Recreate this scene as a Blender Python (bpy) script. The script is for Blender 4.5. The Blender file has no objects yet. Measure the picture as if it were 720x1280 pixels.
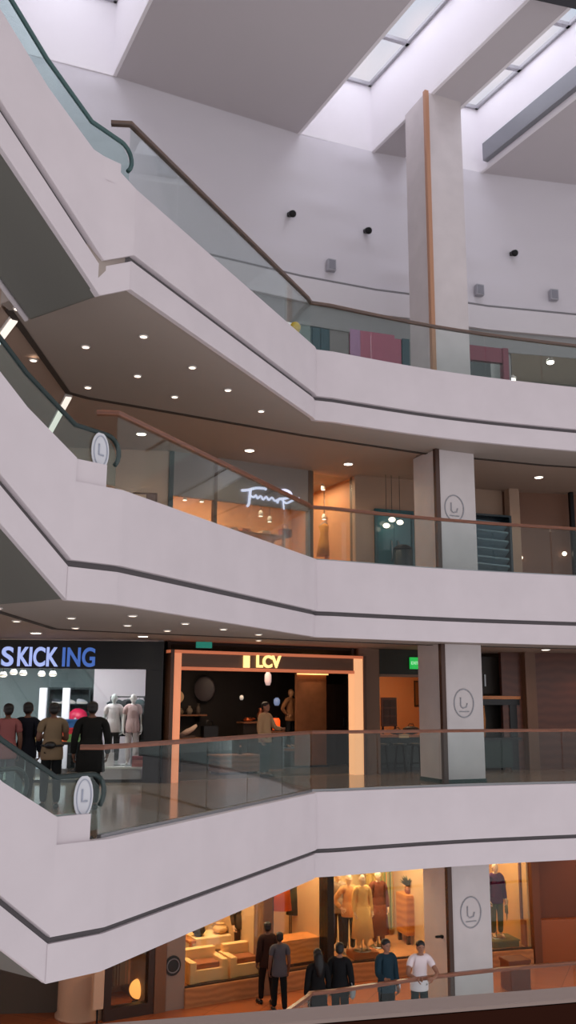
import bpy, bmesh, math, random
from mathutils import Vector, Matrix
random.seed(7)
C = bpy.context.scene.collection
PI = math.pi
# ------------------------------------------------------------------ camera constants (metres; second gallery floor is z = 0)
F, PITCH, ROLL, EYE = 1140.33, .2041, -.0051, 1.65
H, GR, BO = 4.2571, .9464, 1.414         # storey height, groove drop, soffit drop
Z1, Z2, Z3, Z4, ZC = -4.45, 0.0, H, 2*H, 16.0

def ray(u, v):
    a, c = u-360, 640-v
    x = (a*math.cos(ROLL)+c*math.sin(ROLL))/F; y = (-a*math.sin(ROLL)+c*math.cos(ROLL))/F
    return Vector((x, math.cos(PITCH)-y*math.sin(PITCH), math.sin(PITCH)+y*math.cos(PITCH)))
def atz(u, v, z):
    d = ray(u, v); t = (z-EYE)/d.z
    return Vector((d.x*t, d.y*t, z))
class Seg:                                # a vertical shop-front plane: s along it, d metres into the shop
    def __init__(s, a, b):
        s.a = Vector((a[0], a[1])); s.t = (Vector((b[0], b[1]))-s.a).normalized(); s.n = Vector((-s.t.y, s.t.x))
        s.len = (Vector((b[0], b[1]))-s.a).length; s.rz = math.atan2(s.t.y, s.t.x)
    def p(s, al, d=0, z=0):
        q = s.a+s.t*al+s.n*d
        return Vector((q.x, q.y, z))
    def hit(s, u, v, d=0):                # -> (s, z)
        r = ray(u, v); o = s.a+s.n*d
        k = (o.x*s.n.x+o.y*s.n.y)/(r.x*s.n.x+r.y*s.n.y)
        return (Vector((r.x*k, r.y*k))-s.a).dot(s.t), EYE+r.z*k
    def s_at(s, u, v, d=0): return s.hit(u, v, d)[0]
    def z_at(s, u, v, d=0): return s.hit(u, v, d)[1]

# ------------------------------------------------------------------ materials
def srgb(c):
    return tuple(((x/255)/12.92 if x/255 <= .04045 else ((x/255+.055)/1.055)**2.4) for x in c)
MATS = {}
def mat(name, rgb, rough=.6, metal=0, emit=None, es=0, noise=.0, nscale=6, bump=0, bscale=40, spec=.5, coat=0):
    if name in MATS: return MATS[name]
    m = bpy.data.materials.new(name); m.use_nodes = True
    nt = m.node_tree; b = nt.nodes['Principled BSDF']
    col = srgb(rgb)+(1,)
    b.inputs['Base Color'].default_value = col; b.inputs['Roughness'].default_value = rough
    b.inputs['Metallic'].default_value = metal; b.inputs['Specular IOR Level'].default_value = spec
    b.inputs['Coat Weight'].default_value = coat
    if emit:
        b.inputs['Emission Color'].default_value = srgb(emit)+(1,); b.inputs['Emission Strength'].default_value = es
    if noise or bump:
        tc = nt.nodes.new('ShaderNodeTexCoord'); n = nt.nodes.new('ShaderNodeTexNoise')
        n.inputs['Scale'].default_value = nscale; n.inputs['Detail'].default_value = 4
        nt.links.new(tc.outputs['Object'], n.inputs['Vector'])
        if noise:
            r = nt.nodes.new('ShaderNodeValToRGB')
            r.color_ramp.elements[0].position = .3; r.color_ramp.elements[1].position = .7
            r.color_ramp.elements[0].color = tuple(x*(1-noise) for x in col[:3])+(1,)
            r.color_ramp.elements[1].color = tuple(min(1, x*(1+noise)) for x in col[:3])+(1,)
            nt.links.new(n.outputs['Fac'], r.inputs['Fac']); nt.links.new(r.outputs['Color'], b.inputs['Base Color'])
        if bump:
            n2 = nt.nodes.new('ShaderNodeTexNoise'); n2.inputs['Scale'].default_value = bscale
            nt.links.new(tc.outputs['Object'], n2.inputs['Vector'])
            bp = nt.nodes.new('ShaderNodeBump'); bp.inputs['Strength'].default_value = bump; bp.inputs['Distance'].default_value = .02
            nt.links.new(n2.outputs['Fac'], bp.inputs['Height']); nt.links.new(bp.outputs['Normal'], b.inputs['Normal'])
    MATS[name] = m
    return m
def glass(name, tint, refl=.08, rough=0):
    if name in MATS: return MATS[name]
    m = bpy.data.materials.new(name); m.use_nodes = True; nt = m.node_tree; nt.nodes.clear()
    o = nt.nodes.new('ShaderNodeOutputMaterial'); mx = nt.nodes.new('ShaderNodeMixShader')
    t = nt.nodes.new('ShaderNodeBsdfTransparent'); t.inputs['Color'].default_value = tint+(1,)
    g = nt.nodes.new('ShaderNodeBsdfGlossy'); g.inputs['Roughness'].default_value = rough
    g.inputs['Color'].default_value = (.9, .95, .95, 1)
    lw = nt.nodes.new('ShaderNodeLayerWeight'); lw.inputs['Blend'].default_value = .12
    ma = nt.nodes.new('ShaderNodeMath'); ma.operation = 'MULTIPLY_ADD'; ma.inputs[1].default_value = .35; ma.inputs[2].default_value = refl
    nt.links.new(lw.outputs['Fresnel'], ma.inputs[0]); nt.links.new(ma.outputs[0], mx.inputs[0])
    nt.links.new(t.outputs[0], mx.inputs[1]); nt.links.new(g.outputs[0], mx.inputs[2]); nt.links.new(mx.outputs[0], o.inputs[0])
    MATS[name] = m
    return m
def wood(name, a, b, scale=3, rough=.35):
    if name in MATS: return MATS[name]
    m = mat(name, a, rough); nt = m.node_tree; bs = nt.nodes['Principled BSDF']
    tc = nt.nodes.new('ShaderNodeTexCoord'); w = nt.nodes.new('ShaderNodeTexWave'); w.inputs['Scale'].default_value = scale
    w.inputs['Distortion'].default_value = 5; w.inputs['Detail'].default_value = 3; w.bands_direction = 'Z'
    r = nt.nodes.new('ShaderNodeValToRGB'); r.color_ramp.elements[0].color = srgb(a)+(1,); r.color_ramp.elements[1].color = srgb(b)+(1,)
    nt.links.new(tc.outputs['Object'], w.inputs['Vector']); nt.links.new(w.outputs['Fac'], r.inputs['Fac']); nt.links.new(r.outputs['Color'], bs.inputs['Base Color'])
    return m
def tiles(name, a, b, size=.9, rough=.12, grout=(90, 80, 72)):
    m = mat(name, a, rough); nt = m.node_tree; bs = nt.nodes['Principled BSDF']
    tc = nt.nodes.new('ShaderNodeTexCoord'); k = nt.nodes.new('ShaderNodeTexBrick')
    k.offset = 0; k.inputs['Scale'].default_value = 1; k.inputs['Brick Width'].default_value = size; k.inputs['Row Height'].default_value = size
    k.inputs['Mortar Size'].default_value = .006; k.inputs['Color1'].default_value = srgb(a)+(1,); k.inputs['Color2'].default_value = srgb(b)+(1,)
    k.inputs['Mortar'].default_value = srgb(grout)+(1,)
    mp = nt.nodes.new('ShaderNodeMapping'); mp.inputs['Rotation'].default_value = (0, 0, .4)
    nt.links.new(tc.outputs['Object'], mp.inputs['Vector']); nt.links.new(mp.outputs[0], k.inputs['Vector']); nt.links.new(k.outputs['Color'], bs.inputs['Base Color'])
    return m

WHITE = mat('white_cladding', (208, 199, 203), .45, noise=.03, nscale=1.5)
GROOVE = mat('shadow_gap', (92, 88, 90), .7)
WALLW = mat('white_plaster', (212, 208, 212), .65)
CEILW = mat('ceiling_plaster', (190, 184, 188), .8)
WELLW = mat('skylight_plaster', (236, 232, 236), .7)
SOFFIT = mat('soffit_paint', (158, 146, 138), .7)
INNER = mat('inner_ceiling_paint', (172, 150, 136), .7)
GREYP = mat('grey_metal_panel', (132, 134, 140), .4, .2)
DARKM = mat('dark_metal', (28, 28, 30), .4, .6)
BLACK = mat('black_paint', (14, 14, 17), .35)
STEEL = mat('brushed_steel', (150, 152, 155), .3, .9)
RAILW = wood('handrail_wood', (104, 60, 40), (128, 76, 52), 4, .3)
RAIL_SHADED = wood('handrail_wood_shaded', (84, 70, 64), (104, 80, 68), 4, .35)  # same timber, with the top handrail's shade put into a darker tone
GLASS = glass('railing_glass', (.91, .95, .945), .015)
GLASSE = glass('teal_glass', (.80, .90, .89), .04)
SHOPG = glass('shop_glass', (.93, .95, .94), .03)
SKYG = glass('skylight_glass', (.97, .97, 1.0), .01)
COLG = mat('column_stone', (200, 192, 192), .4, noise=.05, nscale=2)
COPPER = mat('copper_strip', (178, 130, 100), .45, .1)
BRONZE = mat('dark_bronze_strip', (74, 52, 44), .4, .3)
TEALB = mat('teal_base', (30, 62, 60), .3)
SKINM = mat('skin', (150, 104, 82), .55)
SKIND = mat('skin_dark', (110, 74, 58), .55)
EYEM = mat('eye_dark', (25, 20, 20), .3)
LIPM = mat('lips', (140, 78, 72), .5)
HAIR = mat('hair_black', (16, 13, 14), .5)
LAMP = mat('lamp_glow', (255, 245, 230), .5, emit=(255, 236, 214), es=9)
LAMPS = mat('lamp_glow_small', (255, 240, 220), .5, emit=(255, 230, 205), es=3.5)
TUBE = mat('tube_glow', (255, 245, 235), .5, emit=(255, 242, 230), es=.95)
SHELLW = mat('mannequin_white', (225, 220, 216), .35)

# ------------------------------------------------------------------ mesh helpers
class MB:
    def __init__(s): s.b = bmesh.new(); s.mi = 0
    def _tag(s, fs):
        for f in fs: f.material_index = s.mi
    def box(s, c, size, rz=0, tilt=None):
        M = Matrix.Translation(Vector(c)) @ Matrix.Rotation(rz, 4, 'Z')
        if tilt is not None: M = M @ tilt
        vs = []
        for dx, dy, dz in ((-1,-1,-1),(1,-1,-1),(1,1,-1),(-1,1,-1),(-1,-1,1),(1,-1,1),(1,1,1),(-1,1,1)):
            vs.append(s.b.verts.new(M @ Vector((dx*size[0]/2, dy*size[1]/2, dz*size[2]/2))))
        s._tag([s.b.faces.new([vs[i] for i in q]) for q in ((0,3,2,1),(4,5,6,7),(0,1,5,4),(1,2,6,5),(2,3,7,6),(3,0,4,7))])
        return s
    def seg(s, g, s0, s1, d0, d1, z0, z1):       # box in a shop-front frame
        return s.box(g.p((s0+s1)/2, (d0+d1)/2, (z0+z1)/2), (abs(s1-s0), abs(d1-d0), abs(z1-z0)), g.rz)
    def prism(s, pts, z0, z1):
        lo = [s.b.verts.new((p[0], p[1], z0)) for p in pts]; hi = [s.b.verts.new((p[0], p[1], z1)) for p in pts]
        n = len(pts); fs = [s.b.faces.new(hi), s.b.faces.new(lo[::-1])]
        for i in range(n):
            j = (i+1) % n; fs.append(s.b.faces.new((lo[i], lo[j], hi[j], hi[i])))
        s._tag(fs); return s
    def slabpoly(s, P3, off):                      # polygon of 3D points thickened by vector off
        a = [s.b.verts.new(Vector(p)) for p in P3]; c = [s.b.verts.new(Vector(p)+Vector(off)) for p in P3]
        n = len(a); fs = [s.b.faces.new(a), s.b.faces.new(c[::-1])]
        for i in range(n):
            j = (i+1) % n; fs.append(s.b.faces.new((a[j], a[i], c[i], c[j])))
        s._tag(fs); return s
    def sweep(s, path, prof, closed_prof=True):    # plan path [(x,y)], profile [(out, z)], out = to the right of travel
        n = len(path); rows = []
        for i, p in enumerate(path):
            a = Vector(path[max(0, i-1)][:2]); b = Vector(path[min(n-1, i+1)][:2]); q = Vector(p[:2])
            t1 = (q-a).normalized() if i else (b-q).normalized(); t2 = (b-q).normalized() if i < n-1 else t1
            n1 = Vector((t1.y, -t1.x)); n2 = Vector((t2.y, -t2.x)); m = (n1+n2).normalized(); k = 1/max(.3, m.dot(n1))
            rows.append([s.b.verts.new((q.x+m.x*k*o, q.y+m.y*k*o, z)) for o, z in prof])
        np_ = len(prof); fs = []
        for i in range(n-1):
            for j in range(np_ if closed_prof else np_-1):
                k = (j+1) % np_
                fs.append(s.b.faces.new((rows[i][j], rows[i+1][j], rows[i+1][k], rows[i][k])))
        if closed_prof: fs += [s.b.faces.new(rows[0][::-1]), s.b.faces.new(rows[-1])]
        s._tag(fs); return s
    def tube(s, pts, r, seg=10, caps=True):
        pts = [Vector(p) for p in pts]; n = len(pts); rr = r if isinstance(r, (list, tuple)) else [r]*n
        up = None; rows = []
        for i, p in enumerate(pts):
            t = (pts[min(n-1, i+1)]-pts[max(0, i-1)]).normalized()
            if up is None: up = Vector((0, 0, 1)) if abs(t.z) < .9 else Vector((1, 0, 0))
            x = t.cross(up).normalized(); up = x.cross(t).normalized()
            rows.append([s.b.verts.new(p+(x*math.cos(2*PI*k/seg)+up*math.sin(2*PI*k/seg))*rr[i]) for k in range(seg)])
        fs = []
        for i in range(n-1):
            for k in range(seg):
                j = (k+1) % seg; fs.append(s.b.faces.new((rows[i][k], rows[i+1][k], rows[i+1][j], rows[i][j])))
        if caps: fs += [s.b.faces.new(rows[0]), s.b.faces.new(rows[-1][::-1])]
        for f in fs: f.smooth = True
        s._tag(fs); return s
    def lathe(s, prof, c=(0, 0, 0), seg=20, sx=1, sy=1):
        rows = []
        for r, z in prof:
            rows.append([s.b.verts.new((c[0]+r*sx*math.cos(2*PI*k/seg), c[1]+r*sy*math.sin(2*PI*k/seg), c[2]+z)) for k in range(seg)])
        fs = []
        for i in range(len(prof)-1):
            for k in range(seg):
                j = (k+1) % seg; fs.append(s.b.faces.new((rows[i][k], rows[i][j], rows[i+1][j], rows[i+1][k])))
        for f in fs: f.smooth = True
        fs += [s.b.faces.new(rows[0][::-1]), s.b.faces.new(rows[-1])]
        s._tag(fs); return s
    def ball(s, c, r, seg=14, ring=9):
        r = r if isinstance(r, (tuple, list)) else (r, r, r)
        res = bmesh.ops.create_uvsphere(s.b, u_segments=seg, v_segments=ring, radius=1, matrix=Matrix.Translation(Vector(c)) @ Matrix.Diagonal((r[0], r[1], r[2], 1)))
        fs = {f for v in res['verts'] for f in v.link_faces}
        for f in fs: f.smooth = True
        s._tag(fs); return s
    def ring(s, c, R, r, nrm, sx=1, sy=1, seg=28):
        z = Vector(nrm).normalized(); x = z.cross(Vector((0, 0, 1))).normalized(); y = x.cross(z)*-1
        P = [Vector(c)+x*math.cos(2*PI*k/seg)*R*sx+y*math.sin(2*PI*k/seg)*R*sy for k in range(seg+1)]
        return s.tube(P, r, 6)
    def done(s, name, m, parent=None, bevel=0, loc=None):
        if bevel:
            es = [e for e in s.b.edges if len(e.link_faces) == 2 and e.calc_face_angle(0) > .6]
            bmesh.ops.bevel(s.b, geom=es, offset=bevel, segments=2, affect='EDGES', clamp_overlap=True)
        bmesh.ops.recalc_face_normals(s.b, faces=s.b.faces[:])
        me = bpy.data.meshes.new(name); s.b.to_mesh(me); s.b.free()
        o = bpy.data.objects.new(name, me); C.objects.link(o)
        for x in (m if isinstance(m, (list, tuple)) else [m]): me.materials.append(x)
        if parent is not None:
            o.parent = parent
            if loc is None: o.matrix_parent_inverse = Matrix.LocRotScale(parent.location, parent.rotation_euler, parent.scale).inverted()
        if loc is not None: o.location = loc
        elif parent is None:
            c = sum((v.co for v in me.vertices), Vector())/max(1, len(me.vertices)); c.z = min(v.co.z for v in me.vertices)
            me.transform(Matrix.Translation(-c)); o.location = c
        return o
def thing(name, label, cat, loc=(0, 0, 0), rz=0, group=None):
    o = bpy.data.objects.new(name, None); C.objects.link(o); o.location = loc; o.rotation_euler = (0, 0, rz); o.empty_display_size = .1
    return tag(o, label, cat, group)
def tag(o, label, cat, group=None):
    o['label'] = label; o['category'] = cat
    if group: o['group'] = group
    return o
def struct(o, label=None):
    o['kind'] = 'structure'
    if label: o['label'] = label
    return o
def copy_thing(o, label, loc, rz=None, group=None):
    def rec(a, par):
        c = a.copy(); C.objects.link(c)
        if par: c.parent = par
        for ch in list(a.children): rec(ch, c)
        return c
    c = rec(o, None); c.location = loc
    if rz is not None: c.rotation_euler = (0, 0, rz)
    c['label'] = label
    if group: c['group'] = group
    return c
def text_mesh(txt, size, depth=.03, bold=0.0, spacing=1.0):
    cu = bpy.data.curves.new('lettering', 'FONT'); cu.body = txt; cu.size = size; cu.extrude = depth; cu.offset = bold
    cu.align_x = 'CENTER'; cu.align_y = 'CENTER'; cu.space_character = spacing
    o = bpy.data.objects.new('lettering', cu); C.objects.link(o)
    bpy.context.view_layer.update()
    me = bpy.data.meshes.new_from_object(o.evaluated_get(bpy.context.evaluated_depsgraph_get()))
    bpy.data.objects.remove(o); bpy.data.curves.remove(cu)
    return me
def letters(name, txt, size, m, parent, g, s, d, z, sx=1, bold=.0, depth=.02, w=None, h=None):
    me = text_mesh(txt, size, depth, bold); me.name = name
    if w:
        xs = [v.co.x for v in me.vertices]; ys = [v.co.y for v in me.vertices]
        me.transform(Matrix.Translation((-(min(xs)+max(xs))/2, -(min(ys)+max(ys))/2, 0))); me.transform(Matrix.Diagonal((w/(max(xs)-min(xs)), h/(max(ys)-min(ys)), 1, 1)))
    me.materials.clear(); me.materials.append(m)
    me.transform(Matrix.Diagonal((sx, 1, 1, 1)))
    me.transform(Matrix.Translation(g.p(s, d, z)) @ Matrix.Rotation(g.rz, 4, 'Z') @ Matrix.Rotation(PI/2, 4, 'X'))
    o = bpy.data.objects.new(name, me); C.objects.link(o); o.parent = parent
    o.matrix_parent_inverse = Matrix.LocRotScale(parent.location, parent.rotation_euler, parent.scale).inverted()
    return o

# ------------------------------------------------------------------ the gallery edge and the shop lines (plan)
E0, A0, B0 = Vector((-2.7, 11.0)), Vector((-2.2, 11.47)), Vector((.49, 17.26))
def catmull(P, n=5):
    out = []
    for i in range(len(P)-1):
        a = P[max(0, i-1)]; b = P[i]; c = P[i+1]; d = P[min(len(P)-1, i+2)]
        for k in range(n):
            t = k/n; out.append(.5*((2*b)+(c-a)*t+(2*a-5*b+4*c-d)*t*t+(3*b-a-3*c+d)*t**3))
    return out+[P[-1]]
arc = catmull([Vector(p) for p in ((.49, 17.26), (3.19, 18.49), (6.12, 19.42), (9.2, 20.15), (12.5, 20.75))])
dAB = (B0-A0).normalized()
pre = [B0-dAB*.32, B0-dAB*.15]
arc[0] = B0+Vector((-.02, .05))
EDGE = [E0, A0]+pre+arc                    # slab edge from the escalator corner to beyond the frame
RAILP = [A0]+pre+arc
KICK = Seg((-9.0, 18.75), (-2.62, 19.45)); LCV = Seg((-2.40, 19.43), (1.68, 21.80))
RSH = Seg((1.75, 22.05), (5.65, 23.35)); RWA = Seg((5.75, 23.45), (12.5, 24.5))
SCR = Seg((-2.75, 19.85), (1.45, 22.15)); KI3 = Seg((-9.5, 19.15), (-2.75, 19.85))
LOW = Seg((-2.9, 19.7), (1.45, 22.15)); RLO = Seg((1.45, 22.15), (5.6, 23.3))
TOPW = [(-10, 16.5), (-4.0, 19.0), (.26, 21.13), (2.19, 21.89), (2.96, 22.1), (4.7, 22.65), (5.27, 22.84), (8.0, 23.4), (13.0, 24.2)]
BACK = [(13.5, 28.5), (-13, 28.5), (-13, 12.4), (-4.1, 11.95)]
def plan(extra=0): return [tuple(p) for p in EDGE]+BACK

# ------------------------------------------------------------------ setting: slabs, soffits, fascias
FLOORM = tiles('gallery_floor_tiles', (150, 128, 110), (140, 120, 104), .9, .12)
FLOOR1 = tiles('lower_floor_tiles', (186, 108, 66), (178, 102, 62), .9, .22, (130, 76, 50))
inner_line = [(-4.0, 12.2), (-4.0, 15.75), (-3.7, 16.05), (.32, 18.4), (3.0, 19.75), (6.0, 20.75), (9.5, 21.5), (13.4, 22.2)]
for k, (z, fm) in enumerate(((Z1, FLOOR1), (Z2, FLOORM), (Z3, FLOORM), (Z4, FLOORM))):
    m = MB(); m.prism(plan(), z-.12, z)
    struct(m.done('floor', fm), ['lowest gallery floor of glossy warm orange tiles', 'gallery floor of glossy beige tiles in front of the lit portal shop', 'gallery floor below the script sign', 'top gallery floor behind the upper railing'][k])
    if k == 0: continue
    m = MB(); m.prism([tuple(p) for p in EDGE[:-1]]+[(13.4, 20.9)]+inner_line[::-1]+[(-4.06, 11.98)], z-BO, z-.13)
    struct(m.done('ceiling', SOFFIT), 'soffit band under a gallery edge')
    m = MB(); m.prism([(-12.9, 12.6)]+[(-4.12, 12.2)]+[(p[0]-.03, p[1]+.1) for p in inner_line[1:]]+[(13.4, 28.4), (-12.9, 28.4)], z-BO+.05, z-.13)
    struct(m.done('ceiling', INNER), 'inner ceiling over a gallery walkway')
    m = MB(); m.sweep(inner_line, [(-.05, z-BO-.012), (.05, z-BO-.012), (.05, z-BO+.02), (-.05, z-BO+.02)])  # thin dark strip standing in for the shade at the ceiling step
    struct(m.done('trim_%d' % (20+k), mat('painted_shadow_line', (62, 52, 46), .8)), 'dark strip painted as the shadow line where the soffit meets the inner ceiling')
    # white fascia: tall upper band, shadow groove, lower band
    FE = EDGE[1:] if k == 3 else EDGE
    m = MB(); m.sweep([tuple(p) for p in FE], [(-.02, z+.03), (.10, z+.03), (.10, z-GR), (-.02, z-GR)])
    fa = struct(m.done('trim_%d' % (k*2-1), WHITE, bevel=.012), 'white upper fascia band of the gallery edge')
    m = MB(); m.sweep([tuple(p) for p in FE], [(.0, z-GR), (.012, z-GR), (.012, z-GR-.085), (.0, z-GR-.085)])
    m.done('groove', GROOVE, fa)
    m = MB(); m.sweep([tuple(p) for p in FE], [(-.02, z-GR-.08), (.06, z-GR-.08), (.06, z-BO-.02), (-.02, z-BO-.02)])
    struct(m.done('trim_%d' % (k*2), WHITE, bevel=.01), 'white lower fascia band of the gallery edge')

# glass railings with timber handrails
def offs(path, d):
    out = []
    for i, p in enumerate(path):
        a = path[max(0, i-1)]; b = path[min(len(path)-1, i+1)]; t = (Vector(b)-Vector(a)).normalized()
        out.append(Vector((p[0]-t.y*d, p[1]+t.x*d)))
    return out
def railing(z, label):
    root = thing('glass_railing', label, 'railing', (A0.x, A0.y, z))
    P = offs(RAILP, .05)
    P = [P[0]+Vector((-.27, -.02)), P[0]]+P[1:]
    # walk the path in panel lengths
    pts = [P[0], P[1]]
    rest = P[1:]; cur = rest[0]; i = 1; seglen = 1.35; panels = []
    dist = [0]
    for a, b in zip(rest[:-1], rest[1:]): dist.append(dist[-1]+(b-a).length)
    def at(t):
        for a, b, d0, d1 in zip(rest[:-1], rest[1:], dist[:-1], dist[1:]):
            if t <= d1: return a+(b-a)*((t-d0)/max(1e-6, d1-d0))
        return rest[-1]
    cuts = []; t = 0; lAB = dist[3]
    nab = round(lAB/seglen); cuts = [lAB*k/nab for k in range(nab+1)]
    nbc = round((dist[-1]-lAB)/seglen); cuts += [lAB+(dist[-1]-lAB)*k/nbc for k in range(1, nbc+1)]
    for c0, c1 in zip(cuts[:-1], cuts[1:]): panels.append((at(c0+.012), at(c1-.012)))
    for a, b in panels:
        m = MB(); t = b-a; c = (a+b)/2
        m.box((c.x, c.y, z+.53), (t.length, .018, 1.06), math.atan2(t.y, t.x)); m.done('glass_panel', GLASS, root)
    m = MB(); m.sweep([tuple(p) for p in P], [(-.035, z+1.055), (.035, z+1.055), (.035, z+1.115), (-.035, z+1.115)])
    m.done('handrail', RAILW if z < 8 else RAIL_SHADED, root, bevel=.015)
    m = MB(); m.sweep([tuple(p) for p in P[1:]], [(-.03, z), (.03, z), (.03, z+.07), (-.03, z+.07)])
    m.done('base_channel', STEEL, root)
    return root
railing(Z1, 'glass railing with timber handrail of the lowest gallery, people leaning on it')
railing(Z2, 'glass railing with timber handrail in front of the glowing portal shop')
railing(Z3, 'glass railing with timber handrail in front of the script-signed shop')
railing(Z4, 'topmost glass railing with timber handrail under the white wall')

# escalators at the left
dE = Vector((math.cos(math.radians(235)), math.sin(math.radians(235)))); nE = Vector((-.819, .574)); SL = .75
def escalator(z, label, s0):
    root = thing('escalator', label, 'escalator', (E0.x, E0.y, z))
    L = 5.6; W = 1.35
    def P(s, inn, zz):
        q = E0+dE*s+nE*inn
        return Vector((q.x, q.y, z+zz))
    deck = lambda s: .33+.55*min(s, .8)+.75*max(0, s-.8) if s > 0 else .33
    ss = [s0, 0, .2, .4, .6, .8, 1.1, 2, 3.5, L] if s0 < 0 else [0, .2, .4, .6, .8, 1.1, 2, 3.5, L]
    for inn, th, nm in ((-.10, .12, 'side_cladding'), (W-.02, .12, 'side_cladding')):
        m = MB()
        top_ = [P(s, inn, deck(s)) for s in ss]; bot = [P(s, inn, -GR+SL*s) for s in ss]
        m.slabpoly(top_+bot[::-1], nE.to_3d()*th); m.done(nm, WHITE, root, bevel=.01)
        inn2 = inn+.05
        m = MB(); m.slabpoly([P(s0, inn2, -GR-.08+SL*s0), P(L, inn2, -GR-.08+SL*L), P(L, inn2, -BO-.02+SL*L), P(s0, inn2, -BO-.02+SL*s0)], nE.to_3d()*.07); m.done('lower_cladding', WHITE, root)
        m = MB(); m.slabpoly([P(s0, inn+.09, -GR+SL*s0), P(L, inn+.09, -GR+SL*L), P(L, inn+.09, -GR-.085+SL*L), P(s0, inn+.09, -GR-.085+SL*s0)], nE.to_3d()*.02); m.done('groove', GROOVE, root)
        # glass and handrail
        hr = lambda s: deck(s)+.44
        gi = inn+.06
        sg = [-.55, -.3, 0, .2, .4, .6, .8, 1.1, 2, 3.5, L]
        gt = [P(-.72, gi, .50), P(-.68, gi, .62)]+[P(s, gi, hr(s)-.02) for s in sg]
        gb = [P(-.72, gi, .12)]+[P(s, gi, (.12 if s < -.05 else deck(s)-.02)) for s in (-.1, 0, .2, .4, .6, .8, 1.1, 2, 3.5, L)]
        m = MB(); m.slabpoly(gt+gb[::-1], nE.to_3d()*.015); m.done('glass_panel', GLASSE, root)
        hp = [P(s, gi+.007, hr(s)) for s in sg[::-1]]
        for a in range(15, 136, 20):
            a = math.radians(a); hp.append(P(-.55-.22*math.sin(a), gi+.007, hr(-1)-.22+.22*math.cos(a)))
        m = MB(); m.tube(hp, .032, 8); m.done('handrail', mat('escalator_rubber', (22, 42, 42), .45) if z < 8 else mat('escalator_rubber_teal', (62, 92, 92), .45), root)
    m = MB(); m.slabpoly([P(s0, 0, -BO+SL*s0), P(L, 0, -BO+SL*L), P(L, W, -BO+SL*L), P(s0, W, -BO+SL*s0)], (0, 0, .05)); m.done('underside_panel', mat('truss_underside', (105, 104, 98), .6), root)
    m = MB(); m.slabpoly([P(-.75, .1, 0), P(0, .1, 0), P(0, W-.1, 0), P(-.75, W-.1, 0)], (0, 0, .02)); m.done('landing_plate', STEEL, root)
    st = mat('step_metal', (95, 97, 100), .4, .7)
    for k in range(12):
        m = MB(); q = E0+dE*(.2+.4*k)+nE*(W/2)
        m.box((q.x, q.y, z-.05+.75*(.4*k)+.02), (.4, W-.35, .26), math.atan2(dE.y, dE.x)); m.done('step', st, root)
    if s0 < 0:                              # the cladding steps up from the truss to the gallery band
        dz = SL*s0; on = Vector((.81, -.59)); tk_ = Vector((-.81, .59, 0))*.09
        def AA(o, zz): q = A0+dAB*.02+on*o; return Vector((q.x, q.y, z+zz))
        m = MB(); m.slabpoly([P(s0, -.10, .33), AA(.10, .03), AA(.10, -GR), P(s0, -.10, -GR+dz)], tk_); m.done('end_cladding', WHITE, root)
        m = MB(); m.slabpoly([P(s0+.09, -.048, -GR-.08+dz+.0675), P(s0, -.048, -GR-.08+dz), AA(.06, -GR-.08), AA(.06, -BO-.02), P(s0, -.048, -BO-.02+dz), P(s0+.09, -.048, -BO-.02+dz+.0675)], tk_); m.done('end_cladding', WHITE, root)
        m = MB(); m.slabpoly([P(s0, -.015, -GR+dz), AA(.015, -GR), AA(.015, -GR-.085), P(s0, -.015, -GR-.085+dz)], tk_*.5); m.done('groove', GROOVE, root)
        m = MB(); m.slabpoly([P(s0, .0, -BO+dz), P(s0, W, -BO+dz), P(s0, W, -BO+.02), P(s0, .0, -BO+.02)], -dE.to_3d()*.03); m.done('end_riser', mat('truss_underside', (105, 104, 98), .6), root)
    # curb of the deck between the corner and the newel
    m = MB(); t = A0-E0; c = E0+t*.34
    m.box((c.x-.03, c.y+.03, z+.17), (t.length*.72, .2, .32), math.atan2(t.y, t.x)); m.done('deck_end', WHITE, root, bevel=.03)
    return root
for z, lb in ((Z2, 'escalator rising from beside the black-signed shop floor, white panel with round notice'), (Z3, 'middle escalator with dark handrail rising beside the linear ceiling lights'), (Z4, 'topmost escalator with teal glass edge rising towards the skylight')):
    escalator(z, lb, -.28 if z > 8 else 0)
NOT = mat('notice_white', (206, 208, 214), .5); NOTL = mat('notice_print', (168, 174, 188), .6)
for z, lb in ((Z2, 'round white notice on the escalator glass beside the lowest handrail curl'), (Z3, 'round white notice on the middle escalator glass above the white band')):
    q = E0-dE*.42+nE*(-.06); nrm = Vector((.819, -.574, 0)); c = Vector((q.x, q.y, z+.52))
    root = thing('wall_sign', lb, 'notice', c)
    m = MB(); x = Vector((-dE.x, -dE.y, 0))
    m.slabpoly([c+x*.15*math.cos(a*PI/12)+Vector((0, 0, .25*math.sin(a*PI/12))) for a in range(24)], -nrm*.012); m.done('disc', NOT, root)
    m = MB(); cc = c+nrm*.006
    m.tube([cc+x*.115*math.cos(a*PI/12)+Vector((0, 0, .2*math.sin(a*PI/12))) for a in range(25)], .006, 6)
    m.tube([cc+x*-.03+Vector((0, 0, .09)), cc+x*-.03+Vector((0, 0, -.05)), cc+x*.05+Vector((0, 0, -.05))], .012, 6); m.done('emblem', NOTL, root)

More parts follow.
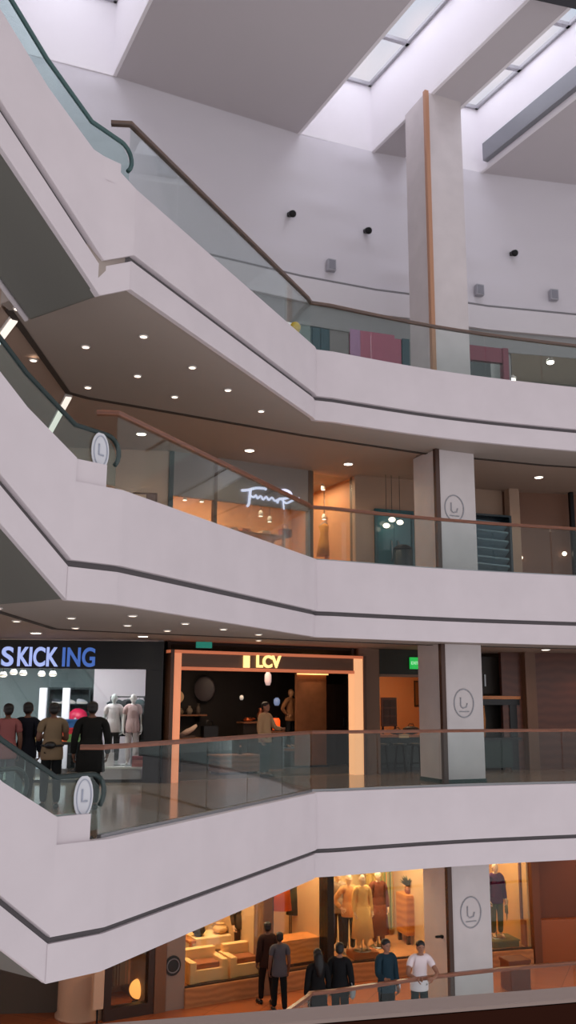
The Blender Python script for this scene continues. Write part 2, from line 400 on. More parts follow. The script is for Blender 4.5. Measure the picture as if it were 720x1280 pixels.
# ------------------------------------------------------------------ square column
cx = Vector((.92, .39)).normalized(); cy = Vector((-.39, .92)).normalized(); CW = .98
cf = Vector((3.26, 19.42))
def column(z0, z1, strip):
    c = cf+cx*CW/2+cy*CW/2
    m = MB(); m.box((c.x, c.y, (z0+z1)/2), (CW, CW, z1-z0), math.atan2(cx.y, cx.x))
    o = struct(m.done('column', COLG, bevel=.01), 'square stone column beside the railing')
    m = MB(); q = cf-(cx+cy)*.015+(cx+cy)*.05*0
    m.box((q.x, q.y, (z0+z1)/2), (.10, .10, z1-z0), math.atan2(cx.y, cx.x)); s = m.done('corner_strip', strip, o); s['label'] = 'vertical metal corner strip'
    m = MB(); m.box((c.x, c.y, z0+.04), (CW+.03, CW+.03, .08), math.atan2(cx.y, cx.x)); m.done('base_trim', TEALB, o)
column(Z1, Z2-BO+.02, BRONZE); column(Z2, Z3-BO+.02, BRONZE); column(Z3, Z4-BO+.02, BRONZE); column(Z4, ZC, COPPER)
lf_ = Seg(cf+cy*CW, cf); s, z = lf_.hit(551, 1171, -.04); root = thing('wall_camera', 'small dark camera on the left face of the lowest column', 'camera', lf_.p(s, -.03, z), lf_.rz)
m = MB(); m.seg(lf_, s-.03, s+.03, -.03, .0, z-.03, z+.03); m.done('bracket', DARKM, root); c = lf_.p(s, -.055, z); m = MB(); m.tube([c-Vector((.10, 0, 0)), c-Vector((.07, 0, 0)), c+Vector((.07, 0, .01)), c+Vector((.09, 0, .01))], [.018, .026, .026, .018], 10); m.done('housing', DARKM, root)
INK = mat('emblem_ink', (158, 158, 164), .6)
for z, lb, zz in ((Z1, 'round outlined level emblem on the column face beside the lowest railing', 1.95), (Z2, 'round outlined level emblem on the column right of the portal shop', 1.62), (Z3, 'round outlined level emblem high on the column above the middle handrail', 1.55)):
    nrm = Vector((-cy.x, -cy.y, 0)); x = Vector((cx.x, cx.y, 0)); q = cf+cx*(.5 if z < 1 else .42); c = Vector((q.x, q.y, z+zz))+nrm*.008
    root = thing('level_sign', lb, 'emblem', c)
    m = MB(); m.tube([c+x*.24*math.cos(a*PI/16)+Vector((0, 0, .29*math.sin(a*PI/16))) for a in range(33)], .013, 6); m.done('outline', INK, root)
    m = MB(); m.tube([c+x*-.08+Vector((0, 0, .12)), c+x*-.08+Vector((0, 0, -.06)), c+x*-.03+Vector((0, 0, -.1)), c+x*.06+Vector((0, 0, -.08)), c+x*.08+Vector((0, 0, .0))], .013, 6)
    m.tube([c+x*-.12+Vector((0, 0, -.17)), c+x*.12+Vector((0, 0, -.17))], .01, 6); m.done('figure', INK, root)

# ------------------------------------------------------------------ upper wall, ceiling, skylight wells
# wavy horizontal relief on the upper wall, stacked courses
WAVEM = mat('white_wave_wall', (210, 206, 212), .6)
def sub(path, step=.35):
    out = []
    for a, b in zip(path[:-1], path[1:]):
        a = Vector(a); b = Vector(b); n = max(1, int((b-a).length/step))
        out += [a+(b-a)*(k/n) for k in range(n)]
    return out+[Vector(path[-1])]
m = MB(); pw = sub(TOPW); zs = [10.78+.11*i for i in range(int((ZC+.02-10.78)/.11))]+[ZC+.02]
rows = []
acc = 0; ds = []
for i, p in enumerate(pw):
    acc += (pw[i]-pw[i-1]).length if i else 0; ds.append(acc)
for zz in zs:
    row = []
    for i, p in enumerate(pw):
        a = pw[max(0, i-1)]; b = pw[min(len(pw)-1, i+1)]; t = (b-a).normalized(); n = Vector((t.y, -t.x))
        course = int((zz-12.2)/.77); u = ((zz-12.2)/.77) % 1
        w = 0 if zz < 12.2 else .05*max(0, math.sin(ds[i]*1.9+course*2.1))*math.sin(u*PI)**2
        row.append(m.b.verts.new((p.x+n.x*w, p.y+n.y*w, zz)))
    rows.append(row)
for r0, r1 in zip(rows[:-1], rows[1:]):
    for i in range(len(pw)-1):
        f = m.b.faces.new((r0[i], r0[i+1], r1[i+1], r1[i])); f.smooth = True
struct(m.done('wall_back', WAVEM), 'white upper wall with faint wavy relief')
m = MB(); m.sweep([tuple(p) for p in TOPW], [(.0, 11.98), (.09, 11.98), (.09, 12.04), (.0, 12.04)])
struct(m.done('trim_7', mat('ledge_grey', (120, 118, 122), .6)), 'thin grey ledge across the upper white wall')
m = MB(); m.sweep([tuple(p) for p in TOPW], [(.0, 10.76), (.03, 10.76), (.03, 11.33), (.0, 11.33)])
struct(m.done('trim_11', mat('bulkhead_grey', (146, 146, 146), .6)), 'grey recessed band over the top shops')
m = MB(); m.sweep([tuple(p) for p in TOPW], [(.0, 11.33), (.12, 11.33), (.12, 11.97), (.0, 11.97)])
struct(m.done('trim_8', WALLW), 'plain white bulkhead over the top shops')

wd = Vector((2.62, -5.2)).normalized()
def wl(p, s): q = Vector(p)+wd*s; return (q.x, q.y)
R0 = (-4.15, 18.9); Q0 = (.26, 21.13); Q1 = (2.19, 21.89); Q2 = (3.15, 22.2); Q3 = (5.27, 22.84); L0 = (-6.9, 17.8)
LEN = 12
def cpiece(pts): 
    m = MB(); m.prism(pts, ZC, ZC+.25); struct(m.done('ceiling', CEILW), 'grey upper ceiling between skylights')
ext = lambda p, k=1.5: wl(p, -k)
cpiece([ext(R0), wl(R0, LEN), wl(Q0, LEN), ext(Q0)])
cpiece([ext(Q1), wl(Q1, LEN), wl(Q2, LEN), ext(Q2)])
cpiece([ext(Q3), wl(Q3, LEN), (16, 14), (16, 26)])
cpiece([ext(L0), wl(L0, LEN), (-16, 5), (-16, 16)])
ZG = 18.05
def well(a, b, lab, n):
    m = MB(); t = Vector((wd.y, -wd.x))*-1
    for p, sgn in ((a, 1), (b, -1)):
        inn = Vector((-wd.y, wd.x))*(.012*sgn); pz = (p[0]+inn.x, p[1]+inn.y); s0 = wl(pz, -.0); s1 = wl(pz, LEN)
        off = Vector((-wd.y, wd.x))*(.08*-sgn)
        m.slabpoly([(s0[0], s0[1], ZC-.004), (s1[0], s1[1], ZC-.004), (s1[0], s1[1], ZG), (s0[0], s0[1], ZG)], (-off.x, -off.y, 0) if False else (off.x, off.y, 0))
    ea, eb = wl(a, 0), wl(b, 0); 
    m.slabpoly([(ea[0], ea[1], ZC), (eb[0], eb[1], ZC), (eb[0], eb[1], ZG), (ea[0], ea[1], ZG)], (-wd.x*.1, -wd.y*.1, 0))
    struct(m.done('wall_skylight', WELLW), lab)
    root = struct(bpy.data.objects.new('window_%d' % n, None)); C.objects.link(root); root.location = (a[0], a[1], ZG)
    m = MB(); m.prism([wl(a, 0), wl(a, LEN), wl(b, LEN), wl(b, 0)], ZG, ZG+.03); m.done('pane', SKYG, root)
    k = 0
    while k < 7:
        s = k*1.8+.02; m = MB(); p, q = wl(a, s), wl(b, s); c = ((p[0]+q[0])/2, (p[1]+q[1])/2, ZG-.05)
        w = Vector((q[0]-p[0], q[1]-p[1])); m.box(c, (w.length, .11, .1), math.atan2(w.y, w.x)); m.done('mullion', mat('mullion_grey', (168, 166, 172), .5), root); k += 1
    for p, sg in ((a, 1), (b, -1)):
        m = MB(); off = Vector((-wd.y, wd.x))*(.05*sg); p0 = Vector(wl(p, 0))+off; p1 = Vector(wl(p, LEN))+off; c = (p0+p1)/2
        m.box((c.x, c.y, ZG-.05), (LEN, .08, .1), math.atan2(wd.y, wd.x)); m.done('frame_rail', mat('mullion_grey', (168, 166, 172), .5), root)
well(Q0, Q1, 'white reveal of the skylight left of the column', 1)
well(Q2, Q3, 'white reveal of the skylight right of the column', 2)
well(L0, R0, 'white reveal of the skylight above the topmost escalator', 3)
# grey service ledge low on the right-hand reveal, dark truss at the far top
m = MB(); n_ = Vector((-wd.y, wd.x)); 
pa, pb = Vector(wl(Q3, .35))-n_*.0, Vector(wl(Q3, LEN-.2)); c = (pa+pb)/2-Vector((n_.x, n_.y))*-.0
off = -.09 if (Vector(Q2)-Vector(Q3)).dot(n_) < 0 else .09
m.box((c.x+n_.x*off, c.y+n_.y*off, ZC+.38), ((pb-pa).length, .16, .52), math.atan2(wd.y, wd.x)); struct(m.done('trim_9', GREYP), 'grey metal channel along the right skylight reveal')
pa, pb = atz(668, 0, 15.7), atz(722, 12, 15.7); pc = pb+(pb-pa)*1.6; pa = pa-(pb-pa)*1.2
m = MB(); m.prism([tuple(pa[:2]), (pa.x+.1, pa.y-.6), (pc.x+.1, pc.y-.6), tuple(pc[:2])], 15.7, 16.0); struct(m.done('beam', mat('dark_beam', (52, 54, 60), .6)), 'dark steel beam under the right skylight')

# wall fittings on the upper wall
TW = [Seg(TOPW[i], TOPW[i+1]) for i in range(len(TOPW)-1)]
def tophit(u, v, d=-.05):
    for g in TW:
        s, z = g.hit(u, v, d)
        if 0 <= s <= g.len: return g, s, z
for u, v, lb in ((362, 268, 'small black spotlight high on the white wall, first from the escalator side'), (457, 289, 'small black spotlight on the white wall just left of the column'), (640, 317, 'small black spotlight on the white wall right of the column')):
    g, s, z = tophit(u, v); c = g.p(s, -.08, z)
    root = thing('wall_spotlight', lb, 'spotlight', c, 0, 'spotlights on the upper wall')
    m = MB(); m.box(g.p(s, -.03, z), (.1, .05, .1), g.rz); m.done('bracket', DARKM, root)
    n = Vector((-g.n.x, -g.n.y, -.5)).normalized(); m = MB(); m.tube([c, c+n*.06, c+n*.18, c+n*.2], [.05, .08, .09, .07], 12); m.done('lamp_head', DARKM, root)
for u, v, lb in ((413, 333, 'small grey wall speaker left of the column above the ledge'), (598, 364, 'small grey wall speaker just right of the column'), (691, 370, 'small grey wall speaker near the right edge of the white wall')):
    g, s, z = tophit(u, v); c = g.p(s, -.08, z)
    root = thing('wall_speaker', lb, 'speaker', c, 0, 'speakers on the upper wall')
    m = MB(); m.box(g.p(s, -.10, z), (.22, .14, .30), g.rz); m.done('housing', mat('speaker_grey', (170, 170, 178), .5), root, bevel=.02)
    m = MB(); m.box(g.p(s, -.175, z), (.17, .012, .24), g.rz); m.done('grille', mat('grille_grey', (135, 135, 144), .7), root)

# ------------------------------------------------------------------ ceiling lights
def downlight_proto(r, m_, deep=.03):
    root = bpy.data.objects.new('ceiling_downlight', None); C.objects.link(root)
    m = MB(); m.tube([(r*1.1*math.cos(a*PI/10), r*1.1*math.sin(a*PI/10), -.008) for a in range(21)], .014, 6); m.done('trim_ring', SHELLW, root, loc=(0, 0, 0))
    m = MB(); m.lathe([(r, -.012), (r*.9, -.02), (.01, -.022)], seg=16); m.done('lens', m_, root, loc=(0, 0, 0))
    return root
small = downlight_proto(.055, LAMPS); big = downlight_proto(.10, LAMP)
used = set()
def spot(x, y, z, w, col=(1, .78, .55), r=.06, size=150):
    l = bpy.data.lights.new('downlight_beam', 'SPOT'); l.energy = w; l.color = col; l.spot_size = math.radians(size); l.spot_blend = .8; l.shadow_soft_size = r
    o = bpy.data.objects.new('downlight_beam', l); C.objects.link(o); o.location = (x, y, z-.06)
def dl(proto, x, y, z, label, group, w=0, **k):
    if proto.name not in used:
        used.add(proto.name); proto.location = (x, y, z); tag(proto, label, 'ceiling light', group)
    else: tag(copy_thing(proto, label, (x, y, z)), label, 'ceiling light', group)
    if w: spot(x, y, z, w, **k)
ordn = ['first', 'second', 'third', 'fourth', 'fifth', 'sixth', 'seventh']
def along(d, s): q = A0+dAB*s+Vector((-dAB.y, dAB.x))*d; return q.x, q.y
for z, nm, w in ((Z4-BO, 'topmost soffit', 7), (Z3-BO, 'soffit under script-sign gallery', 7)):
    for d, row, st in ((.71, 'row by the fascia', (1.48, 2.93, 4.17, 5.5)), (1.78, 'middle row', (.0-.1, 1.46, 2.9, 4.1)), (2.92, 'innermost row', (1.58, 3.03))):
        for i, s in enumerate(st):
            x, y = along(d, s); dl(small, x, y, z, 'small downlight, %s, %s, %s from the escalator' % (nm, row, ordn[i]), 'small downlights in '+nm, w)
for i, (x, y) in enumerate(((-3.1, 18.5), (-.87, 19.75), (1.42, 20.9), (6.25, 22.1))):
    dl(big, x, y, Z3+H-BO+.05, 'bright downlight above the script-sign gallery, %s along the shopfronts from the escalator' % ordn[i], 'bright downlights of the script-sign gallery', 30)
for i, (x, y) in enumerate(((-4.75, 17.35), (-2.85, 18.15), (-.6, 19.2), (5.06, 20.9), (6.2, 22.1))):
    dl(big if i != 2 else small, x, y, Z2+H-BO+.05, 'bright downlight above the portal-shop gallery, %s along the shopfronts from the escalator' % ordn[i], 'bright downlights of the portal-shop gallery', 26)
for i, (x, y) in enumerate(((-2.6, 18.4), (0, 19.8), (1.9, 20.5), (5.2, 21.6), (7.0, 22.2))):
    spot(x, y, -BO+.02, 40, (1, .62, .32))
for (u0, v0, u1, v1), lb in (((86, 496, 59, 546), 'slim linear ceiling light beside the dark escalator handrail'), ((18, 399, -20, 450), 'slim linear ceiling light at the frame edge above the escalator')):
    a = atz(u0, v0, 7.1); b = atz(u1, v1, 7.1); c = (a+b)/2; t = b-a
    root = thing('linear_light', lb, 'ceiling light', (c.x, c.y, 7.1))
    m = MB(); m.box((c.x, c.y, 7.1245), (t.length, .13, .05), math.atan2(t.y, t.x)); m.done('housing', SHELLW, root)
    m = MB(); m.box((c.x, c.y, 7.085), (t.length-.02, .10, .03), math.atan2(t.y, t.x)); m.done('diffuser', TUBE, root)

# ------------------------------------------------------------------ shops: shared builders
def room(g, s0, s1, depth, zf, zc, back, side, d0=.06):
    m = MB(); m.seg(g, s0-.08, s1+.08, depth, depth+.1, zf, zc); struct(m.done('wall_back', back), 'back wall of a shop')
    for s in (s0-.05, s1+.05):
        m = MB(); m.seg(g, s-.05, s+.05, d0, depth, zf, zc); struct(m.done('wall_side', side), 'side wall of a shop')
def room2(g, s0, s1, depth, zf, zc, back, dl, dr, d0=.26):      # a shop whose side walls run along plan directions dl, dr
    def end(s, dv):
        a = g.p(s, d0); v = Vector((dv[0], dv[1], 0)).normalized(); k = (depth-d0)/(v.x*g.n.x+v.y*g.n.y); return a, a+v*k
    la, lb = end(s0, dl); ra, rb = end(s1, dr)
    for a, b, nm, lab in ((la, lb, 'wall_side', 'side wall of a shop'), (lb, rb, 'wall_back', 'back wall of a shop'), (ra, rb, 'wall_side', 'side wall of a shop')):
        t = b-a; c = (a+b)/2; m = MB(); m.box((c.x, c.y, (zf+zc)/2), (t.length+.06, .06, zc-zf), math.atan2(t.y, t.x)); struct(m.done(nm, back), lab)
    return [la, ra, rb, lb]
def area(g, s, d, z, e, col, sx=1.5, sy=1.0):
    l = bpy.data.lights.new('shop_light', 'AREA'); l.shape = 'RECTANGLE'; l.size = sx; l.size_y = sy; l.energy = e; l.color = col
    o = bpy.data.objects.new('shop_light', l); C.objects.link(o); o.location = g.p(s, d, z); o.rotation_euler = (0, 0, g.rz)
def shopping(name, label, cat, g, s, d, z, group=None): return thing(name, label, cat, g.p(s, d, z), g.rz, group)
def skin_mesh(verts, edges, radii, m, lvl=1):
    me = bpy.data.meshes.new('body'); me.from_pydata(verts, edges, []); o = bpy.data.objects.new('body', me); C.objects.link(o)
    mo = o.modifiers.new('s', 'SKIN'); mo.use_smooth_shade = True
    for i, r in enumerate(radii): me.skin_vertices[0].data[i].radius = r if isinstance(r, tuple) else (r, r)
    me.skin_vertices[0].data[0].use_root = True
    su = o.modifiers.new('u', 'SUBSURF'); su.levels = lvl; su.render_levels = lvl
    bpy.context.view_layer.update()
    r = bpy.data.meshes.new_from_object(o.evaluated_get(bpy.context.evaluated_depsgraph_get()))
    bpy.data.objects.remove(o); bpy.data.meshes.remove(me)
    return r
class Chain:
    def __init__(s): s.v = []; s.e = []; s.r = []
    def add(s, co, r, par=None):
        s.v.append(tuple(co)); s.r.append(r); i = len(s.v)-1
        if par is not None: s.e.append((par, i))
        return i
def person(name, label, cat, loc, rz, h=1.68, lean=0, arms='down', step=.0, skin=None, top=None, bottom=None, sleeves='short', hair='short', hair_m=None, head_turn=0, shoes=None, bag=None, long_coat=False, skirt=False, wide=1.0, group=None, mannequin=False, hidden_legs=False):
    """faces -Y at rz = 0; height h; pose by arms / lean / step"""
    skin = skin or SKINM; k = h/1.72
    root = thing(name, label, cat, loc, rz, group)
    J = {}
    ln = lambda z: -max(0, z-.95)*lean           # forward lean of the trunk
    J['pel'] = Vector((0, 0, .95)); J['bel'] = Vector((0, ln(1.10)-.01, 1.10)); J['che'] = Vector((0, ln(1.30), 1.28)); J['nb'] = Vector((0, ln(1.45)+.01, 1.43))
    J['nk'] = Vector((0, ln(1.52)-.005, 1.50)); J['h1'] = Vector((0, ln(1.6)-.02, 1.565)); J['h2'] = Vector((0, ln(1.68)-.01, 1.655))
    for sd, nm in ((-1, 'r'), (1, 'l')):
        st = step*sd
        J['hip'+nm] = Vector((.085*sd, 0, .90)); J['kn'+nm] = Vector((.095*sd, -st*.5-.015, .50)); J['an'+nm] = Vector((.10*sd, -st*.8+.02+max(0, -st)*.1, .09)); J['to'+nm] = Vector((.115*sd, -st*.8-.13, .04))
        J['sh'+nm] = Vector((.175*sd*wide, ln(1.40)+.005, 1.385))
        a = arms if isinstance(arms, str) else arms[0 if sd < 0 else 1]
        if a == 'down': el, wr, ha = (.225, .02, 1.10), (.225, -.06, .87), (.22, -.085, .79)
        elif a == 'phone': el, wr, ha = (.225, -.02, 1.11), (.13, -.22, 1.16), (.09, -.28, 1.21)
        elif a == 'cross': el, wr, ha = (.25, -.08, 1.13), (.06, -.23, 1.12), (-.02, -.25, 1.13)
        elif a == 'hip': el, wr, ha = (.34, .06, 1.15), (.2, -.03, .98), (.15, -.07, .95)
        elif a == 'rail': el, wr, ha = (.30, -.25, 1.16), (.17, -.46, 1.13), (.10, -.52, 1.13)
        else: el, wr, ha = (.25, -.10, 1.12), (.22, -.32, 1.10), (.20, -.40, 1.10)
        off = ln(1.40) if a != 'rail' else ln(1.40)*.55
        J['el'+nm] = Vector((el[0]*sd*wide, el[1]+off*.8, el[2])); J['wr'+nm] = Vector((wr[0]*sd*wide, wr[1]+off*.6, wr[2])); J['ha'+nm] = Vector((ha[0]*sd*wide, ha[1]+off*.6, ha[2]))
    def build(parts, grow, mt, nm_, shell=True, lvl=1):
        ch = Chain(); pel = None
        S = lambda v: tuple(v*k)
        g = grow
        if 'torso' in parts:
            g0 = g
            if nm_ == 'body' and top: g = -.025
            p = ch.add(S(J['pel']), ((.145*wide+g)*k, (.105+g)*k)); b = ch.add(S(J['bel']), ((.135*wide+g)*k, (.10+g)*k), p); c = ch.add(S(J['che']), ((.155*wide+g)*k, (.112+g)*k), b)
            n = ch.add(S(J['nb']), ((.095+g)*k, (.07+g)*k), c)
            if 'neck' in parts:
                q = ch.add(S(J['nk']), ((.052+g)*k, (.055+g)*k), n); ch.add(S(J['h1']), (.05*k, .05*k), q)
            g = g0
            for s_ in 'rl':
                sh = ch.add(S(J['sh'+s_]), (.058+g)*k, n)
                if 'uarm' in parts:
                    f = .62 if 'half' in parts else 1
                    e = ch.add(S(J['sh'+s_].lerp(J['el'+s_], f)), (.045+g)*k, sh)
                    if 'farm' in parts:
                        w_ = ch.add(S(J['wr'+s_]), (.030+g)*k, e)
                        if 'hand' in parts: ch.add(S(J['wr'+s_].lerp(J['ha'+s_], .9)), (.040*k, .022*k), w_)
            if 'hem' in parts: ch.add(S(J['pel']+Vector((0, .0, -.13))), ((.185*wide+g)*k, (.145+g)*k), p)
            if 'skirt' in parts:
                ch.add(S(Vector((0, .01, .62))), ((.20+g)*k, (.15+g)*k), p)
        g = grow
        if nm_ == 'body' and bottom: g = -.014
        if 'legs' in parts:
            if 'torso' not in parts: p = ch.add(S(J['pel']+Vector((0, 0, .0))), ((.098*wide+g)*k, (.07+g)*k))
            for s_ in 'rl':
                hp = ch.add(S(J['hip'+s_]-Vector((0, 0, .06))), (.078+g)*k, p); kn = ch.add(S(J['kn'+s_]), (.058+g)*k, hp); an = ch.add(S(J['an'+s_]), (.040+max(g, -.008)*1.1)*k, kn)
                if 'feet' in parts: ch.add(S(J['to'+s_]), (.038*k, .030*k), an)
        me = skin_mesh(ch.v, ch.e, ch.r, mt, lvl)
        me.name = nm_; me.materials.clear(); me.materials.append(mt)
        return me
    bme = build({'torso', 'neck', 'uarm', 'farm', 'hand', 'legs', 'feet'}, 0, skin, 'body')
    m = MB(); m.b.from_mesh(bme); bpy.data.meshes.remove(bme)
    hd = (J['h1']*.5+J['h2']*.5)*k
    # face: nose, ears, eyes, mouth; fingers rooted in each palm
    m.ball(hd, (.076*k, .094*k, .112*k), 18, 12); m.ball(hd+Vector((0, -.02, -.05))*k, (.058*k, .07*k, .07*k), 14, 9)
    m.ball(hd+Vector((0, -.092, -.008))*k, (.014*k, .022*k, .024*k), 8, 6)
    for sd in (-1, 1): m.ball(hd+Vector((.076*sd, .005, .0))*k, (.012*k, .022*k, .032*k), 8, 6)
    for sd, s_ in ((-1, 'r'), (1, 'l')):
        w_, a = J['wr'+s_]*k, J['ha'+s_]*k; dr = (a-w_).normalized(); sidev = Vector((0, 1, 0)) if abs(dr.z) > .6 else Vector((0, 0, 1)); sidev = (sidev-dr*sidev.dot(dr)).normalized()
        curl = dr.cross(sidev)*(-sd if abs(dr.z) > .6 else 1)
        for i, fl in enumerate((.062, .075, .08, .07)):
            o_ = a-dr*.01*k+sidev*(-.03+.02*i)*k
            m.tube([o_, o_+dr*fl*.5*k, o_+(dr*.9+curl*.35)*fl*.85*k, o_+(dr*.9+curl*.8)*fl*1.05*k], [.0105*k, .0095*k, .0085*k, .006*k], 6)
        o_ = w_.lerp(a, .4)-sidev*.028*k
        m.tube([o_, o_+(dr*.5-sidev*.6+curl*.2)*.05*k, o_+(dr*.9-sidev*.6+curl*.4)*.08*k], [.013*k, .011*k, .008*k], 6)
    mats = [skin]
    if not mannequin:
        mats += [EYEM, LIPM]
        m.mi = 1
        for sd in (-1, 1): m.ball(hd+Vector((.032*sd, -.082, .012))*k, (.012*k, .008*k, .008*k), 8, 6)
        m.mi = 2; m.ball(hd+Vector((0, -.086, -.046))*k, (.022*k, .008*k, .007*k), 8, 6)
    body = m.done('body', mats, root, loc=(0, 0, 0))
    def child(me, nm_, lab=None):
        o = bpy.data.objects.new(nm_, me); C.objects.link(o); o.parent = root
        for p_ in me.polygons: p_.use_smooth = True
        if lab: o['label'] = lab
        return o
    if top: 
        parts = {'torso', 'uarm'}
        if sleeves == 'long': parts.add('farm')
        if sleeves == 'short': parts.add('half')
        tm = build(parts, .02, top, 'shirt'); m = MB(); m.b.from_mesh(tm)
        pr = [(.10, 1.18), (.152, 1.10), (.172, 1.0), (.184, .90), (.184, .82), (.178, .79), (.10, .79)]
        if skirt or long_coat: pr = [(.10, 1.18), (.152, 1.10), (.172, 1.0), (.19, .84), (.205, .60), (.19, .59), (.10, .62)]
        m.lathe([(r_*k, z_*k) for r_, z_ in pr], (0, 0, 0), 20, 1*max(1, wide*.97), .80)
        tm2 = bpy.data.meshes.new('shirt'); m.b.to_mesh(tm2); m.b.free(); tm2.materials.append(top); child(tm2, 'shirt' if not long_coat else 'coat')
    if bottom: child(build({'legs'}, .022, bottom, 'trousers'), 'trousers')
    if not mannequin:
        for s_ in 'rl':
            m = MB(); a = J['an'+s_]*k; t_ = J['to'+s_]*k
            m.tube([a+Vector((0, .055, -.045))*k, a+Vector((0, .02, -.045))*k, a.lerp(t_, .6)+Vector((0, 0, -.02))*k, t_+Vector((0, -.02, -.005))*k, t_+Vector((0, -.05, -.008))*k], [.02*k, .047*k, .047*k, .04*k, .018*k], 10)
            m.done('shoe', shoes or BLACK, root, loc=(0, 0, 0))
        hm = hair_m or HAIR
        m = MB(); m.ball(hd+Vector((0, .018, .045))*k, (.089*k, .10*k, .078*k), 16, 10)
        if hair == 'short': m.ball(hd+Vector((0, .045, -.01))*k, (.08*k, .07*k, .075*k), 14, 9)
        if hair == 'long':
            m.tube([hd+Vector((0, .03, .06))*k, hd+Vector((0, .07, -.02))*k, J['nb']*k+Vector((0, .10, 0))*k, J['che']*k+Vector((0, .135, -.04))*k], [.07*k, .098*k, .10*k, .045*k], 12)
        m.done('hair', hm, root, loc=(0, 0, 0))
    else:
        m = MB(); m.lathe([(.2, 0), (.2, .012), (.01, .016)], seg=20); m.tube([(0, .05, .01), (0, .06, .5*k)], .012, 8); m.done('stand', STEEL, root, loc=(0, 0, 0))
    if bag:
        m = MB(); m.ball(Vector((.25*bag[1], .04, .86))*k, (.06*k, .13*k, .12*k), 12, 8)
        m.tube([Vector((.25*bag[1], .04, .95))*k, Vector((.17*bag[1], .05, 1.25))*k, Vector((.12*bag[1], ln(1.4)+.02, 1.46))*k], .012*k, 6); m.done('shoulder_bag', bag[0], root, loc=(0, 0, 0))
    return root

def cloth(n, c): return mat('cloth_'+n, c, .85, bump=.15, bscale=60, spec=.2)

# ------------------------------------------------------------------ second gallery: black-signed sports shop
ZF, ZT = 0.0, H-BO+.05
g = KICK; e = g.len
KB = mat('shop_wall_green_grey', (104, 122, 124), .6); KP = mat('shop_wall_pale', (190, 182, 188), .6)
room(g, .1, e-.1, 4.2, ZF, ZT, KB, KP)
sF = thing('shop_sign', 'black shop sign with pale blue glowing letters above the sportswear window', 'shop sign', g.p(e/2, 0, 2.3), g.rz)
zlo = g.z_at(100, 836, -.1)
m = MB(); m.seg(g, .0, e+.02, -.16, .06, zlo, ZT-.04); m.done('panel', BLACK, sF, bevel=.01)
LETB = mat('letters_blue_white', (190, 205, 245), .5, emit=(170, 190, 255), es=.75); LETD = mat('letters_blue_dim', (95, 130, 200), .5, emit=(70, 115, 205), es=.55)
zc_ = g.z_at(60, 821, -.17)
for tx, u0, u1, mm in (('S', 2, 17, LETB), ('KICK', 22, 73, LETB), ('ING', 78, 119, LETD)):
    a_, b_ = g.s_at(u0, 821, -.17), g.s_at(u1, 821, -.17)
    letters('lettering', tx, .5, mm, sF, g, (a_+b_)/2, -.175, zc_, 1, .012, .02, b_-a_, .40)
wf = thing('shop_window', 'wide glazed sportswear shop window with black frame under the black sign', 'shop window', g.p(e/2, 0, 0), g.rz)
m = MB(); m.seg(g, e-.34, e+.02, -.12, .16, 0, zlo); m.done('jamb', BLACK, wf, bevel=.01)
m = MB(); m.seg(g, 0, e-.34, -.03, .03, 0, .06); m.done('sill', BLACK, wf)
for a, b in ((.05, 2.1), (2.13, 4.1), (4.13, e-.36)):
    m = MB(); m.seg(g, a, b, -.008, .008, .06, zlo); m.done('glass_pane', SHOPG, wf)
s_ = g.s_at(118, 850, 2.9); m = MB(); m.seg(g, s_, e-.1, 2.85, 2.95, 0, ZT); struct(m.done('wall_partition', KP), 'pale partition behind the mannequins')
area(g, e-1.0, 1.9, ZT-.06, 8, (1, .93, .95), 1.2, .8)
# shop ceiling lamps
for i, (u, v) in enumerate(((4, 845), (17, 842), (29, 843), (52, 844), (66, 844))):
    s, z = g.hit(u, v, .9+.15*(i % 2)); root = shopping('track_light', 'white round shop lamp under the black sign, %s from the frame edge' % ordn[i], 'lamp', g, s, .9+.15*(i % 2), z, 'lamps in the sportswear shop')
    c = g.p(s, .9+.15*(i % 2), z); m = MB(); m.lathe([(.05, .09), (.09, .02), (.085, 0), (.01, -.005)], c, 14); m.done('lamp_head', SHELLW, root)
    m = MB(); m.lathe([(.075, -.012), (.01, -.02)], c, 14); m.done('bulb', LAMP, root); m = MB(); m.tube([c+Vector((0, 0, .085)), Vector((c.x, c.y, ZT+.02))], .008, 6); m.done('rod', DARKM, root)
area(g, e-2.2, 1.1, ZT-.06, 120, (.95, .97, 1), 2.4, 2); area(g, e-4, 1.8, ZT-.06, 85, (.93, .97, 1), 2.4, 2)
# display columns
for i, u in enumerate((53, 82)):
    s = g.s_at(u, 890, 2.6); root = shopping('display_column', 'white backlit display column behind %s' % ('the khaki shirt person' if i == 0 else 'the pink ball'), 'display column', g, s, 2.6, 0)
    m = MB(); m.seg(g, s-.1, s+.1, 2.5, 2.7, .0, .1); m.done('plinth', STEEL, root)
    m = MB(); m.seg(g, s-.08, s+.08, 2.52, 2.68, .1, 1.92); m.done('light_panel', mat('panel_white', (225, 225, 232), .4, emit=(215, 220, 232), es=.25), root, bevel=.01)
